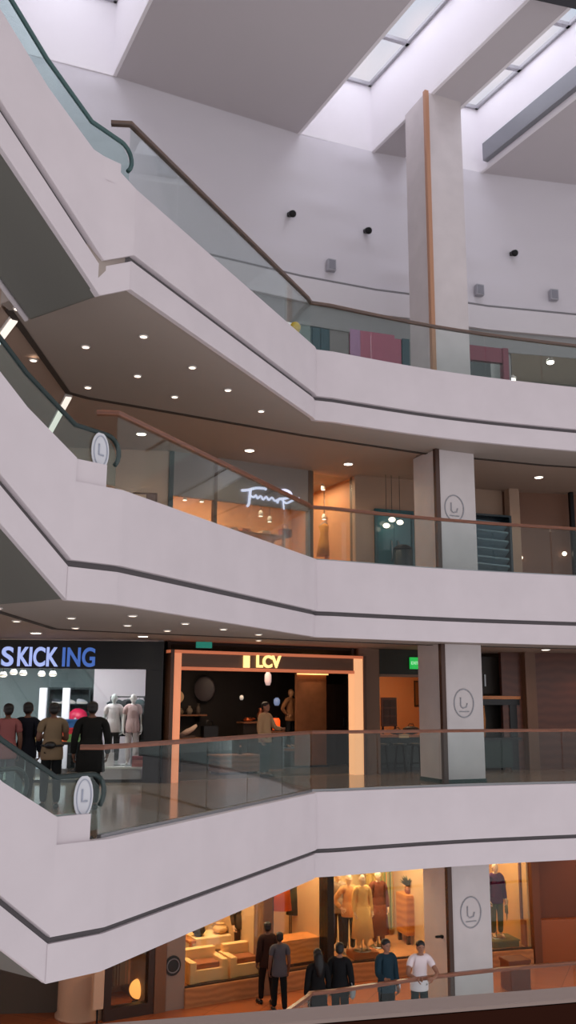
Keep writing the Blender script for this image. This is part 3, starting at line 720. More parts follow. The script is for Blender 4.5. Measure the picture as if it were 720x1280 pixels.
# dark wall rack with sneakers, table with shoe boxes
s0, s1 = g.s_at(62, 870, 3.9), g.s_at(113, 870, 3.9)
root = shopping('shoe_rack', 'tall dark teal shoe rack on the sportswear shop back wall', 'shelf', g, (s0+s1)/2, 3.9, 0)
tk = mat('rack_teal', (32, 52, 56), .5)
m = MB(); m.seg(g, s0, s1, 4.08, 4.14, .0, 1.95); m.done('back_panel', tk, root)
for z in (.35, .75, 1.15, 1.55, 1.92):
    m = MB(); m.seg(g, s0, s1, 3.72, 4.08, z-.02, z); m.done('shelf', tk, root)
for s in (s0, s1):
    m = MB(); m.seg(g, s-.02, s+.02, 3.72, 4.1, 0, 1.95); m.done('side_panel', tk, root)
cols = [(225, 225, 228), (210, 60, 80), (60, 70, 80), (230, 228, 220), (200, 205, 212)]
def shoe(g, s, d, z, c, label, grp):
    root = shopping('sneaker', label, 'shoe', g, s, d, z, grp); mm = mat('shoe_%d' % c[0]+str(c[1]), c, .6)
    p = lambda a, b, h: g.p(s+a, d+b, z+h)
    m = MB(); m.tube([p(-.135, 0, .028), p(-.12, 0, .032), p(0, 0, .03), p(.11, 0, .028), p(.145, 0, .026)], [.015, .04, .042, .042, .015], 10); m.done('sole', SHELLW, root)
    m = MB(); m.tube([p(-.125, 0, .09), p(-.09, 0, .085), p(-.02, 0, .075), p(.06, 0, .058), p(.13, 0, .045)], [.02, .045, .046, .042, .015], 10); m.done('upper', mm, root)
    m = MB(); m.tube([p(-.03, -.03, .118), p(-.03, .03, .118)], .006, 5); m.tube([p(.01, -.03, .105), p(.01, .03, .105)], .006, 5); m.done('laces', DARKM, root)
n = 0
for r, z in enumerate((1.15, 1.55)):
    for q in range(3):
        s = s0+.2+(s1-s0-.4)*q/2; shoe(g, s, 3.88, z, cols[(q+r*2) % 5], 'sneaker on the %s shelf of the dark shoe rack, %s from the window end' % ('upper' if r else 'lower', ordn[2-q]), 'sneakers on the dark rack'); n += 1
s, z = g.hit(97, 898, 3.1)
root = shopping('display_table', 'low dark display table of coloured boxes between the khaki and black-coated people', 'table', g, g.s_at(80, 940, 1.8), 1.8, 0)
st_ = g.s_at(80, 940, 1.8)
m = MB(); m.seg(g, st_-.75, st_+.75, 1.4, 2.2, .68, .74); m.done('table_top', BLACK, root)
for a in (-.68, .68):
    for b in (1.46, 2.14):
        m = MB(); m.seg(g, st_+a-.03, st_+a+.03, b-.03, b+.03, 0, .68); m.done('leg', BLACK, root)
def bx(label, u, d, z0, w, dp, h, c, nm='shoe_box', cat='box', grp=None, lid=True, gg=None):
    gg = gg or g; s = gg.s_at(u, 930, d); root = shopping(nm, label, cat, gg, s, d, z0, grp); mm = mat('box_%d_%d_%d' % c, c, .6)
    m = MB(); m.seg(gg, s-w/2, s+w/2, d-dp/2, d+dp/2, z0, z0+h*.72); m.done('carton', mm, root)
    m = MB(); m.seg(gg, s-w/2-.008, s+w/2+.008, d-dp/2-.008, d+dp/2+.008, z0+h*.72, z0+h); m.done('lid', mm, root)
bx('bright orange shoe box on the dark table', 78, 1.75, .74, .34, .3, .17, (220, 96, 30))
bx('green shoe box on the dark table right of the orange box', 92, 1.75, .74, .26, .3, .16, (110, 150, 80))
bx('red shoe box stacked on the orange box', 83, 1.75, .91, .36, .3, .13, (190, 30, 45))
bx('blue shoe box on top of the red shoe box', 85, 1.75, 1.04, .42, .3, .18, (28, 78, 130))
bx('pale yellow shoe box between the navy and khaki people', 42, 1.75, .74, .2, .3, .16, (210, 160, 70))
root = shopping('exercise_ball', 'glossy pink red exercise ball above the boxes in the sportswear shop', 'ball', g, s, 3.1, z-.24)
c = g.p(s, 3.1, z); m = MB(); m.ball(c, .24, 24, 16); m.done('shell', mat('ball_red', (214, 44, 84), .25), root); m = MB(); m.ball(c+Vector((0, -.24, .0)), (.025, .01, .025), 8, 6); m.done('valve', SHELLW, root)
root = shopping('ball_stand', 'slim dark stand holding up the pink red ball', 'stand', g, s, 3.1, 0); m = MB(); m.lathe([(.2, 0), (.2, .02), (.02, .03), (.02, z-.27), (.12, z-.23), (.12, z-.215), (.02, z-.225)], g.p(s, 3.1, 0), 16); m.done('post', DARKM, root)
# mannequins in the right-hand end of the window
MW = mat('cloth_white', (214, 204, 204), .8); MPK = mat('cloth_blush', (205, 172, 170), .8); MDK = mat('cloth_black', (24, 26, 30), .8)
s = g.s_at(140, 900, .8)
for u, d, t_, b_, sk, lb in ((142, .9, MW, MDK, mat('mannequin_grey', (196, 202, 200), .4), 'white-headed mannequin in a pale top, beside the black-coated person'), (166, .8, MPK, MW, SHELLW, 'white mannequin in a long blush top near the black window jamb'), (183, .85, MDK, MDK, mat('mannequin_black', (22, 23, 26), .4), 'all black mannequin against the black window jamb')):
    person('mannequin', lb, 'mannequin', g.p(g.s_at(u, 900, d), d, .28), g.rz, 1.5, arms='down', skin=sk, top=t_, bottom=b_, sleeves='short', mannequin=True)
s0, s1 = g.s_at(124, 960, .8), e-.4
root = shopping('window_platform', 'low white platform under the mannequins in the sportswear window', 'platform', g, (s0+s1)/2, .8, 0)
m = MB(); m.seg(g, s0, s1, .35, 1.35, 0, .24); m.done('base', KP, root); m = MB(); m.seg(g, s0-.02, s1+.02, .33, 1.37, .24, .28); m.done('top_board', SHELLW, root)
for u, c, lb in ((134, (225, 214, 216), 'white handbag'), (176, (176, 92, 88), 'dusty red folded clothes')):
    s = g.s_at(u, 940, .55)
    root = shopping('display_bag' if u == 134 else 'folded_clothes', lb+' on the white window platform', 'bag' if u == 134 else 'clothes', g, s, .55, .28)
    m = MB()
    if u == 134:
        m.seg(g, s-.14, s+.14, .48, .62, .28, .56); m.done('body', mat('bag_white', c, .5), root, bevel=.04)
        m = MB(); m.tube([g.p(s-.08, .55, .55), g.p(s-.07, .55, .68), g.p(s, .55, .73), g.p(s+.07, .55, .68), g.p(s+.08, .55, .55)], .012, 6); m.done('handle', mat('bag_white', c, .5), root)
    else:
        for q in range(3):
            m = MB(); m.seg(g, s-.17, s+.17, .4, .7, .28+q*.07, .345+q*.07); m.done('garment', mat('fold_%d' % q, ((176, 92, 88), (196, 120, 116), (150, 60, 66))[q], .9), root, bevel=.025)

# ------------------------------------------------------------------ second gallery: portal shop
g = LCV
GLOWP = mat('portal_glow', (225, 150, 110), .5, emit=(240, 150, 108), es=.62); GLOWB = mat('portal_glow_bright', (235, 175, 130), .5, emit=(250, 184, 132), es=.8); GLOWS = mat('portal_glow_strip', (200, 120, 84), .5, emit=(225, 124, 84), es=.5)
PDARK = mat('portal_brown', (92, 62, 46), .5)
zt, zm = g.z_at(330, 818, 0), g.z_at(330, 838, 0)
sl, sr, si = g.s_at(208, 900), g.s_at(452, 900), g.s_at(441, 900)
root = thing('shop_portal', 'glowing orange portal frame around the dark boutique entrance', 'shopfront', g.p(2, 0, 0), g.rz)
for a, b, mm, lb in ((sl+.08, sl+.26, GLOWP, None), (si-.02, sr-.02, GLOWB, None)):
    m = MB(); m.seg(g, a, b, -.10, .14, 0, zt); m.done('light_post', mm, root, bevel=.01)
m = MB(); m.seg(g, sl, sl+.08, -.14, .2, 0, zt+.03); m.done('outer_trim', PDARK, root)
m = MB(); m.seg(g, sr-.02, sr+.05, -.14, .2, 0, zt+.03); m.done('outer_trim', PDARK, root)
m = MB(); m.seg(g, sl+.26, si-.02, -.08, .1, zm+.035, zt-.035); m.done('header', mat('portal_header', (112, 80, 60), .5), root)
m = MB(); m.seg(g, sl+.0, sr+.05, -.12, .12, zt-.035, zt+.03); m.done('light_strip', GLOWS, root)
m = MB(); m.seg(g, sl+.26, si-.02, -.12, .12, zm-.03, zm+.035); m.done('light_strip', GLOWS, root)
sg_ = thing('shop_sign', 'glowing pale yellow letters on the header of the portal shop', 'shop sign', g.p(g.s_at(330, 827), -.1, zm), g.rz)
LY = mat('letters_yellow', (250, 222, 150), .5, emit=(255, 220, 140), es=1.3)
zz = (zt+zm)/2
m = MB(); s = g.s_at(308, 826, -.1); m.seg(g, s-.075, s+.075, -.125, -.09, zz-.13, zz+.13); m.done('block_letter', LY, sg_, bevel=.02)
letters('lettering', 'LCV', .36, LY, sg_, g, g.s_at(335, 826, -.1), -.11, zz, .95, .012)
LD = mat('boutique_dark', (34, 27, 24), .7); 
RP = room2(g, sl+.12, sr-.06, 4.66, ZF, ZT, LD, (-.13, .99), (.02, 1))
m = MB(); m.prism([tuple(p[:2]) for p in RP], ZT-.06, ZT-.01); struct(m.done('ceiling', mat('boutique_ceiling', (26, 22, 20), .8)), 'dark boutique ceiling')
m = MB(); m.prism([tuple(p[:2]) for p in RP], 0, .006); struct(m.done('floor', mat('boutique_floor', (84, 74, 64), .3)), 'dark boutique floor')
area(g, 2.2, 1.6, ZT-.08, 60, (1, .72, .48), 2.5, 1.5)
# lamps and props inside
WB = wood('box_wood', (150, 98, 66), (126, 82, 56), 3, .5)
s, d = g.s_at(293, 955, 1.4), 1.4; w = (g.s_at(321, 955, d)-g.s_at(271, 955, d))
root = shopping('display_counter', 'low brown wooden counter just inside the portal shop', 'counter', g, s, d, 0)
zt2 = g.z_at(295, 943, d)
m = MB(); m.seg(g, s-w/2, s+w/2, d-.3, d+.3, .06, zt2-.04); m.done('carcass', WB, root); m = MB(); m.seg(g, s-w/2-.03, s+w/2+.03, d-.33, d+.33, zt2-.04, zt2); m.done('counter_top', WB, root); m = MB(); m.seg(g, s-w/2+.05, s+w/2-.05, d-.25, d+.25, 0, .06); m.done('plinth', DARKM, root)
root = shopping('perfume_bottle', 'small dark bottle standing on the brown wooden counter', 'bottle', g, s+.15, d, zt2); m = MB(); m.lathe([(.05, 0), (.055, .1), (.02, .13), (.018, .16)], g.p(s+.15, d, zt2), 12); m.done('flask', DARKM, root); m = MB(); m.lathe([(.024, .16), (.024, .2)], g.p(s+.15, d, zt2), 12); m.done('stopper', COPPER, root)
s, z = g.hit(232, 871, 3.9)
root = shopping('wall_lamp', 'round beige wall lamp at the left end of the dark boutique', 'lamp', g, s, 4.4, z); c = g.p(s, 4.42, z)
m = MB(); m.ball(c, (.17, .1, .17), 18, 12); m.done('globe', mat('globe_beige', (160, 124, 92), .5, emit=(190, 140, 96), es=.35), root); m = MB(); m.seg(g, s-.05, s+.05, 4.5, 4.6, z-.05, z+.05); m.done('bracket', DARKM, root)
# wall shelf with vases
s0, s1 = g.s_at(219, 895, 4.3), g.s_at(256, 895, 4.3); zs = g.z_at(235, 893, 4.3)
root = shopping('wall_shelf', 'dark wall shelf under the round beige lamp', 'shelf', g, (s0+s1)/2, 4.4, zs-.05); m = MB(); m.seg(g, s0, s1, 4.15, 4.6, zs-.04, zs); m.done('board', WB, root)
for q in (.15, .85):
    m = MB(); m.seg(g, s0+(s1-s0)*q-.02, s0+(s1-s0)*q+.02, 4.3, 4.6, zs-.2, zs-.04); m.done('bracket', DARKM, root)
for q, (f, c, lb) in enumerate(((.2, (120, 100, 80), 'squat tan vase'), (.5, (150, 136, 120), 'pale rounded vase'), (.8, (96, 84, 76), 'slim grey-brown vase'))):
    p = g.p(s0+(s1-s0)*f, 4.35, zs); r = shopping('vase', lb+' on the dark wall shelf', 'vase', g, s0+(s1-s0)*f, 4.35, zs); k = (1, 1, .7)[q]; hh = (.16, .22, .28)[q]
    m = MB(); m.lathe([(.05*k, 0), (.085*k, hh*.35), (.075*k, hh*.6), (.03*k, hh*.85)], p, 16); m.done('belly', mat('vase_%d' % q, c, .5), r); m = MB(); m.lathe([(.03*k, hh*.85), (.045*k, hh), (.035*k, hh)], p, 16); m.done('rim', mat('vase_%d' % q, c, .5), r)
# big grey rounded wall relief and dark console with pale bundle
s, z = g.hit(257, 860, 4.4); root = shopping('wall_mirror', 'dim grey round mirror on the dark boutique wall', 'mirror', g, s, 4.5, z-.3); m = MB(); m.ball(g.p(s, 4.5, z-.02), (.3, .05, .34), 20, 10); m.done('disc', mat('mirror_dim', (84, 76, 80), .4), root); m = MB(); m.ring(g.p(s, 4.48, z-.02), .31, .02, (-g.n.x, -g.n.y, 0), 1, 1.1); m.done('rim', DARKM, root)
s = g.s_at(247, 918, 2.6); zc2 = g.z_at(247, 922, 2.6)
root = shopping('console_table', 'dark console table at the left of the boutique', 'table', g, s, 2.6, 0); m = MB(); m.seg(g, s-.6, s+.6, 2.35, 2.85, zc2-.05, zc2); m.done('table_top', WB, root)
for a in (-.55, .55):
    for b in (2.4, 2.8):
        m = MB(); m.seg(g, s+a-.03, s+a+.03, b-.03, b+.03, 0, zc2-.05); m.done('leg', DARKM, root)
root = shopping('folded_scarf', 'pale folded scarf on the dark console table', 'scarf', g, s-.25, 2.6, zc2); m = MB(); m.tube([g.p(s-.45, 2.6, zc2+.06), g.p(s-.3, 2.55, zc2+.14), g.p(s-.15, 2.6, zc2+.2), g.p(s-.02, 2.65, zc2+.28)], [.05, .07, .06, .04], 10); m.done('roll', mat('scarf_pale', (170, 150, 140), .9), root); m = MB(); m.seg(g, s-.5, s-.1, 2.5, 2.7, zc2, zc2+.05); m.done('fold', mat('scarf_dark', (70, 60, 58), .9), root, bevel=.02)
root = shopping('handbag', 'black handbag on the dark console table beside the scarf', 'bag', g, s+.3, 2.6, zc2); m = MB(); m.seg(g, s+.12, s+.5, 2.5, 2.7, zc2, zc2+.27); m.done('body', BLACK, root, bevel=.05); m = MB(); m.tube([g.p(s+.2, 2.6, zc2+.25), g.p(s+.24, 2.6, zc2+.4), g.p(s+.38, 2.6, zc2+.4), g.p(s+.42, 2.6, zc2+.25)], .012, 6); m.done('handle', BLACK, root)
# pendant lamps
for u, v, col, r_, hh, dd, lb in ((335, 848, (230, 200, 196), .085, .34, 2.2, 'long pinkish white pendant lamp in the middle of the boutique'), (346, 877, (130, 150, 190), .08, .2, 2.6, 'small blue grey pendant lamp above the orange lantern'), (302, 872, (190, 184, 176), .05, .12, 2.6, 'small bare pale pendant bulb left of the standing shopper')):
    s, z = g.hit(u, v, dd); c = g.p(s, dd, z); root = shopping('pendant_lamp', lb, 'lamp', g, s, dd, z-hh/2)
    m = MB(); m.lathe([(r_*.6, -hh/2), (r_, -hh*.2), (r_, hh*.25), (r_*.4, hh/2)], c, 14); m.done('shade', mat('pendant_%d' % u, col, .4, emit=col, es=.45), root); m = MB(); m.tube([c+Vector((0, 0, hh/2-.01)), (c.x, c.y, ZT-.06)], .008, 6); m.done('cord', DARKM, root)
s, z = g.hit(345, 905, 1.9); c = g.p(s, 1.9, z)
root = shopping('table_lantern', 'glowing orange lantern on the pedestal behind the beige-topped shopper', 'lantern', g, s, 1.9, z-.17); m = MB(); m.lathe([(.08, -.14), (.1, -.05), (.1, .08), (.07, .14)], c, 14); m.done('shade', mat('lantern_orange', (230, 80, 30), .5, emit=(255, 84, 26), es=1.0), root); m = MB(); m.lathe([(.09, -.17), (.085, -.14)], c, 14); m.done('base', DARKM, root); m = MB(); m.lathe([(.05, .14), (.02, .18)], c, 14); m.done('cap', DARKM, root)
root = shopping('pedestal', 'dark pedestal carrying the orange lantern', 'pedestal', g, s, 1.9, 0); m = MB(); m.seg(g, s-.14, s+.14, 1.76, 2.04, .04, z-.2); m.done('shaft', LD, root); m = MB(); m.seg(g, s-.17, s+.17, 1.73, 2.07, z-.2, z-.17); m.done('top', WB, root); m = MB(); m.seg(g, s-.17, s+.17, 1.73, 2.07, 0, .04); m.done('foot', WB, root)
# floral / copper ornaments left of lantern, on a dark shelf
s0, s1 = g.s_at(300, 905, 3.0), g.s_at(336, 905, 3.0); zs = g.z_at(318, 902, 3.0)
root = shopping('display_shelf', 'dark shelf unit behind the standing shopper with copper ornaments', 'shelf', g, (s0+s1)/2, 3.0, 0); m = MB(); m.seg(g, s0, s1, 2.8, 3.2, zs-.04, zs); m.done('top_board', WB, root); m = MB(); m.seg(g, s0+.02, s1-.02, 2.85, 3.18, .0, zs-.04); m.done('carcass', LD, root)
for u, c, hh, lb in ((310, (176, 84, 40), .1, 'flat copper bowl on the dark shelf unit'), (326, (130, 70, 46), .34, 'tall copper jug on the dark shelf unit')):
    s = g.s_at(u, 900, 3.0); p = g.p(s, 3.0, zs); r = shopping('copper_vessel', lb, 'vessel', g, s, 3.0, zs); m = MB(); k = 1 if hh > .2 else 1.2
    m.lathe([(.05*k, 0), (.11*k, hh*.35), (.1*k, hh*.55), (.05*k, hh*.8), (.07*k, hh)], p, 16); m.done('belly', mat('copper_%d' % u, c, .35, .6), r); m = MB(); m.ring(p+Vector((0, 0, hh)), .07*k, .012, (0, 0.01, 1)) if False else m.tube([p+Vector((.08*k, 0, hh*.9)), p+Vector((.15*k, 0, hh*.7)), p+Vector((.1*k, 0, hh*.4))], .012, 6); m.done('handle', mat('copper_%d' % u, c, .35, .6), r)
person('mannequin', 'tan draped mannequin behind the orange lantern in the boutique', 'mannequin', g.p(g.s_at(363, 890, 3.0), 3.0, .45), g.rz+.4, 1.5, arms=('hip', 'down'), skin=mat('mannequin_tan', (190, 140, 100), .5), top=cloth('tan', (168, 116, 78)), bottom=MDK, sleeves='long', mannequin=True)
s = g.s_at(363, 960, 3.0); root = shopping('podium', 'dark podium under the tan draped mannequin', 'podium', g, s, 3.0, 0); m = MB(); m.seg(g, s-.35, s+.35, 2.65, 3.35, 0, .4); m.done('block', LD, root); m = MB(); m.seg(g, s-.37, s+.37, 2.63, 3.37, .4, .45); m.done('top_board', WB, root)
# lit brown panel
s0, s1 = g.s_at(371, 880, 2.4), g.s_at(408, 880, 2.4); zt2 = g.z_at(390, 842, 2.4)
root = shopping('display_board', 'tall warm-lit brown display panel at the right of the boutique', 'panel', g, (s0+s1)/2, 2.4, 0); m = MB(); m.seg(g, s0, s1, 2.4, 2.5, .05, zt2); m.done('board', mat('panel_brown', (150, 98, 66), .5, noise=.1), root); m = MB(); m.seg(g, s0-.03, s1+.03, 2.35, 2.55, 0, .05); m.done('foot', DARKM, root); m = MB(); m.seg(g, s0, s1, 2.3, 2.4, zt2-.03, zt2); m.done('light_bar', mat('bar_glow', (255, 190, 130), .5, emit=(255, 180, 110), es=2), root)
sp = g.p((s0+s1)/2, 2.05, ZT-.12); l = bpy.data.lights.new('panel_spot', 'SPOT'); l.energy = 22; l.color = (1, .68, .42); l.spot_size = 1.3; l.spot_blend = .8; l.shadow_soft_size = .05; o = bpy.data.objects.new('panel_spot', l); C.objects.link(o); o.location = sp; o.rotation_euler = (.2, 0, g.rz)
s = g.s_at(425, 890, 3.2); root = shopping('wardrobe', 'dim brown wardrobe beside the bright right portal post', 'wardrobe', g, s, 3.2, 0); m = MB(); m.seg(g, s-.3, s+.3, 3.0, 3.5, 0, 2.1); m.done('carcass', mat('ward', (66, 46, 40), .5), root); 
for a in (-.15, .15):
    m = MB(); m.seg(g, s+a-.14, s+a+.14, 2.97, 3.0, .08, 2.05); dd = m.done('door', mat('ward', (66, 46, 40), .5), root); m = MB(); m.seg(g, s+a*.2-.01, s+a*.2+.01, 2.94, 2.97, 1, 1.2); m.done('handle', STEEL, dd)
# exit sign teal small on the ceiling
p = atz(255, 806, ZT); root = thing('exit_sign', 'small teal lit exit sign on the ceiling left of the portal shop', 'sign', (p.x*.93, p.y*.93, ZT-.16)); m = MB(); m.box((p.x*.93, p.y*.93, ZT-.09), (.34, .05, .13), .3); m.done('panel', mat('exit_teal', (40, 140, 120), .5, emit=(30, 150, 130), es=.35), root); m = MB(); m.tube([(p.x*.93, p.y*.93, ZT-.03), (p.x*.93, p.y*.93, ZT+.0)], .01, 6); m.done('bracket', STEEL, root)
person('shopper', 'person in a loose beige top and dark teal trousers standing in the portal shop entrance', 'person', g.p(g.s_at(331, 960, .25), .25, 0), g.rz+.5, 1.62, arms=('down', 'forward'), skin=SKINM, top=cloth('beige', (176, 146, 112)), bottom=cloth('deep_teal', (30, 50, 54)), sleeves='long', wide=1.05)
root = None

# ------------------------------------------------------------------ second gallery: orange room and kiosk right of the portal
g = RSH
OR = mat('orange_wall', (192, 134, 90), .6); DG = mat('dark_green_header', (40, 38, 28), .6); TAUPE = mat('taupe_pillar', (134, 104, 86), .6)
s0, s1 = g.s_at(458, 900), g.s_at(474, 900)
m = MB(); m.seg(g, s0-.2, s1, -.05, .4, 0, ZT); struct(m.done('pillar', TAUPE), 'taupe pilaster right of the portal shop')
room2(g, s1-.02, g.s_at(566, 900), 3.6, ZF, ZT, OR, (.06, 1), (.06, 1), .1)
area(g, 1.5, 1.7, ZT-.06, 55, (1, .66, .38), 1.6, 1.4)
se = g.s_at(560, 900); z0 = g.z_at(495, 843, 0); zt2 = g.z_at(495, 818, 0)
root = thing('shop_header', 'dark olive header board over the orange room', 'header', g.p(1, 0, z0), g.rz); m = MB(); m.seg(g, s1, se, -.06, .06, z0, ZT-.01); m.done('board', DG, root); m = MB(); m.seg(g, s1, se, -.08, .08, z0-.06, z0); m.done('lower_trim', TAUPE, root)
s, z = g.hit(518, 829, -.1); root = thing('exit_sign', 'bright green exit sign on the dark olive header left of the column', 'sign', g.p(s, -.1, z-.13), g.rz)
GX = mat('exit_green', (50, 200, 90), .5, emit=(40, 210, 90), es=.55)
m = MB(); m.seg(g, s-.12, s+.12, -.12, -.07, z-.14, z+.14); m.done('panel', GX, root); m = MB(); m.seg(g, s-.14, s+.14, -.07, -.05, z-.16, z+.16); m.done('casing', DARKM, root); letters('lettering', 'EXIT', .10, mat('exit_white', (210, 255, 220), .5, emit=(190, 255, 205), es=.5), root, g, s, -.125, z, 1, .002, .004)
s0, s1 = g.s_at(477, 888, 1.2), g.s_at(496, 888, 1.2); z0, z1_ = g.z_at(486, 908, 1.2), g.z_at(486, 872, 1.2)
root = shopping('menu_board', 'brown gridded menu board on the left of the orange room', 'board', g, (s0+s1)/2, 1.2, 0); m = MB(); m.seg(g, s0, s1, 1.2, 1.26, z0, z1_); m.done('board', mat('board_brown', (92, 58, 40), .5), root)
for r in range(3):
    for c_ in range(2):
        m = MB(); a = s0+.05+(s1-s0-.06)*c_/2; z = z0+.06+(z1_-z0-.08)*r/3; m.seg(g, a, a+(s1-s0)*.38, 1.185, 1.2, z, z+(z1_-z0)*.24); m.done('slot', mat('board_slot', (70, 54, 44), .6), root)
for a in (s0+.04, s1-.04):
    m = MB(); m.seg(g, a-.02, a+.02, 1.21, 1.25, 0, z0); m.done('leg', DARKM, root)
s, z = g.hit(523, 867, 3.55); root = shopping('picture_frame', 'small dark picture on the orange wall beside the column', 'picture', g, s, 3.5, z-.4); m = MB(); m.seg(g, s-.13, s+.13, 3.54, 3.6, z-.36, z+.36); m.done('frame', mat('frame_olive', (60, 44, 24), .5), root); m = MB(); m.seg(g, s-.1, s+.1, 3.525, 3.54, z-.32, z+.32); m.done('picture', mat('picture_ochre', (120, 76, 34), .6), root)
# bar counter with stools and bags
s0, s1 = g.s_at(458, 940, .7), g.s_at(552, 940, .7); zc2 = g.z_at(490, 918, .7)
root = shopping('bar_counter', 'long bar counter with orange wood top and dark front left of the column', 'counter', g, (s0+s1)/2, .7, 0); m = MB(); m.seg(g, s0, s1, .35, .95, zc2-.06, zc2); m.done('counter_top', wood('counter_wood', (186, 112, 66), (160, 92, 54), 3, .35), root); m = MB(); m.seg(g, s0+.05, s1-.05, .55, .9, .08, zc2-.06); m.done('front_panel', mat('counter_dark', (36, 46, 46), .4), root); m = MB(); m.seg(g, s0+.08, s1-.08, .6, .88, 0, .08); m.done('toe_kick', BLACK, root)
for i, u in enumerate((478, 500, 520)):
    s = g.s_at(u, 950, .15); p = g.p(s, .15, 0); root = shopping('bar_stool', 'dark bar stool at the long counter, %s from the portal' % ordn[i], 'stool', g, s, .15, 0, 'stools at the bar counter')
    m = MB(); m.lathe([(.16, .62), (.17, .66), (.01, .67)], p, 16); m.done('seat', mat('stool_seat', (52, 60, 60), .5), root)
    for q in range(4):
        a = PI/4+q*PI/2; m = MB(); m.tube([p+Vector((.1*math.cos(a), .1*math.sin(a), .62)), p+Vector((.18*math.cos(a), .18*math.sin(a), 0))], .014, 6); m.done('leg', DARKM, root)
    m = MB(); m.tube([p+Vector((.155*math.cos(a*PI/8), .155*math.sin(a*PI/8), .2)) for a in range(17)], .009, 6); m.done('foot_ring', DARKM, root)
for u, w, h_, c, lb in ((496, .2, .13, (70, 34, 22), 'low brown bag lying on the bar counter'), (514, .22, .2, (30, 24, 24), 'black slouched bag on the bar counter nearest the column')):
    s = g.s_at(u, 915, .6); root = shopping('handbag', lb, 'bag', g, s, .6, zc2); p = g.p(s, .6, zc2); m = MB(); m.ball(p+Vector((0, 0, h_*.5)), (w, .12, h_*.5), 14, 9); m.done('body', mat('bag_%d' % u, c, .6), root); m = MB(); m.tube([p+Vector((-.08, 0, h_*.8)), p+Vector((-.05, 0, h_*1.25)), p+Vector((.05, 0, h_*1.25)), p+Vector((.08, 0, h_*.8))], .01, 6); m.done('handle', mat('bag_%d' % u, c, .6), root)
s = g.s_at(505, 924, .33); root = shopping('menu_card', 'pale card hanging on the counter top edge', 'card', g, s, .33, zc2-.05); m = MB(); m.seg(g, s-.13, s+.13, .325, .34, zc2-.07, zc2+.02); m.done('sheet', mat('card_cream', (235, 200, 150), .6), root); m = MB(); m.seg(g, s-.13, s+.13, .32, .325, zc2-.015, zc2); m.done('stripe', COPPER, root)
# kiosk right of the column
sk0, sk1 = g.s_at(598, 900, .1), g.s_at(652, 900, .1); zsh = g.z_at(625, 873, .1)
root = shopping('kiosk_booth', 'dark kiosk booth with an orange-edged shelf right of the column', 'booth', g, (sk0+sk1)/2, .4, 0)
KD = mat('kiosk_dark', (26, 28, 32), .4); KT = mat('kiosk_teal', (28, 50, 48), .35)
m = MB(); m.seg(g, sk0-.35, sk1, .1, .7, zsh-.02, zsh+.06); m.done('shelf', mat('kiosk_edge', (200, 130, 84), .5), root)
m = MB(); m.seg(g, sk0-.2, sk1-.02, .12, .7, zsh-.16, zsh-.02); m.done('canopy', KD, root)
m = MB(); m.seg(g, sk1-.3, sk1-.0, .15, .7, .0, zsh-.16); m.done('side_panel', KD, root)
zc3 = g.z_at(630, 922, .1); m = MB(); m.seg(g, sk0-.2, sk1-.3, .1, .6, .06, zc3-.05); m.done('front_panel', KT, root)
m = MB(); m.seg(g, sk0-.2, sk1-.05, .04, .65, zc3-.05, zc3); m.done('counter_top', KD, root)
m = MB(); m.seg(g, sk0-.2, sk1-.05, .62, .7, zc3, zsh-.16); m.done('back_panel', mat('kiosk_back', (36, 32, 28), .5), root)
s = g.s_at(604, 900, .0); root = shopping('hanging_cloth', 'tan cloth hanging at the kiosk beside the column', 'cloth', g, s, .0, zc3); m = MB(); m.tube([g.p(s, .02, zsh-.18), g.p(s-.03, .0, zsh-.5), g.p(s-.02, .02, zc3+.02)], [.05, .09, .07], 10); m.done('drape', mat('cloth_tan', (196, 140, 96), .9), root); m = MB(); m.tube([g.p(s, .02, zsh-.19), g.p(s, .1, zsh-.1)], .012, 6); m.done('hook', STEEL, root)
s, d = g.s_at(641, 908, .3), .3; root = shopping('card_terminal', 'blue grey payment terminal on the kiosk counter', 'terminal', g, s-.1, d, zc3); m = MB(); m.seg(g, s-.2, s-.05, d-.06, d+.06, zc3, zc3+.17); m.done('housing', mat('terminal', (70, 86, 100), .4), root, bevel=.015); m = MB(); m.seg(g, s-.185, s-.065, d-.07, d-.06, zc3+.08, zc3+.15); m.done('screen', KD, root)
s0, s1 = g.s_at(598, 845, .6), g.s_at(626, 845, .6); z0 = g.z_at(610, 868, .6); root = shopping('wall_cabinet', 'dark upper wall cabinet above the kiosk shelf', 'cabinet', g, (s0+s1)/2, .7, z0); m = MB(); m.seg(g, s0-.3, s1, .55, .9, z0, ZT-.1); m.done('carcass', mat('cab_dark', (42, 34, 28), .5), root); m = MB(); m.seg(g, s0-.28, s1-.02, .53, .55, z0+.02, ZT-.12); dd = m.done('door', mat('cab_dark', (42, 34, 28), .5), root); m = MB(); m.seg(g, s0+.12, s0+.16, .51, .53, z0+.2, z0+.5); m.done('handle', STEEL, dd)
m = MB(); m.seg(g, sk0-.6, sk1+.3, .92, 1.0, 0, ZT); struct(m.done('wall_kiosk', mat('kiosk_wall', (92, 72, 58), .6)), 'brown wall behind the kiosk')
m = MB(); m.seg(g, sk1+.05, sk1+.35, -.1, .5, 0, ZT); struct(m.done('pillar', mat('brown_pillar', (112, 80, 62), .5)), 'narrow brown pillar right of the kiosk')
REDW = wood('red_brown_panelling', (98, 52, 34), (86, 44, 30), 1.5, .3)
m = MB(); m.seg(RWA, -.3, 7, .1, .25, 0, ZT); struct(m.done('wall_right', REDW), 'reddish brown panelled wall at the right')
spot(RWA.p(1.8, -.5).x, RWA.p(1.8, -.5).y, 2.6, 14, (1, .5, .26))
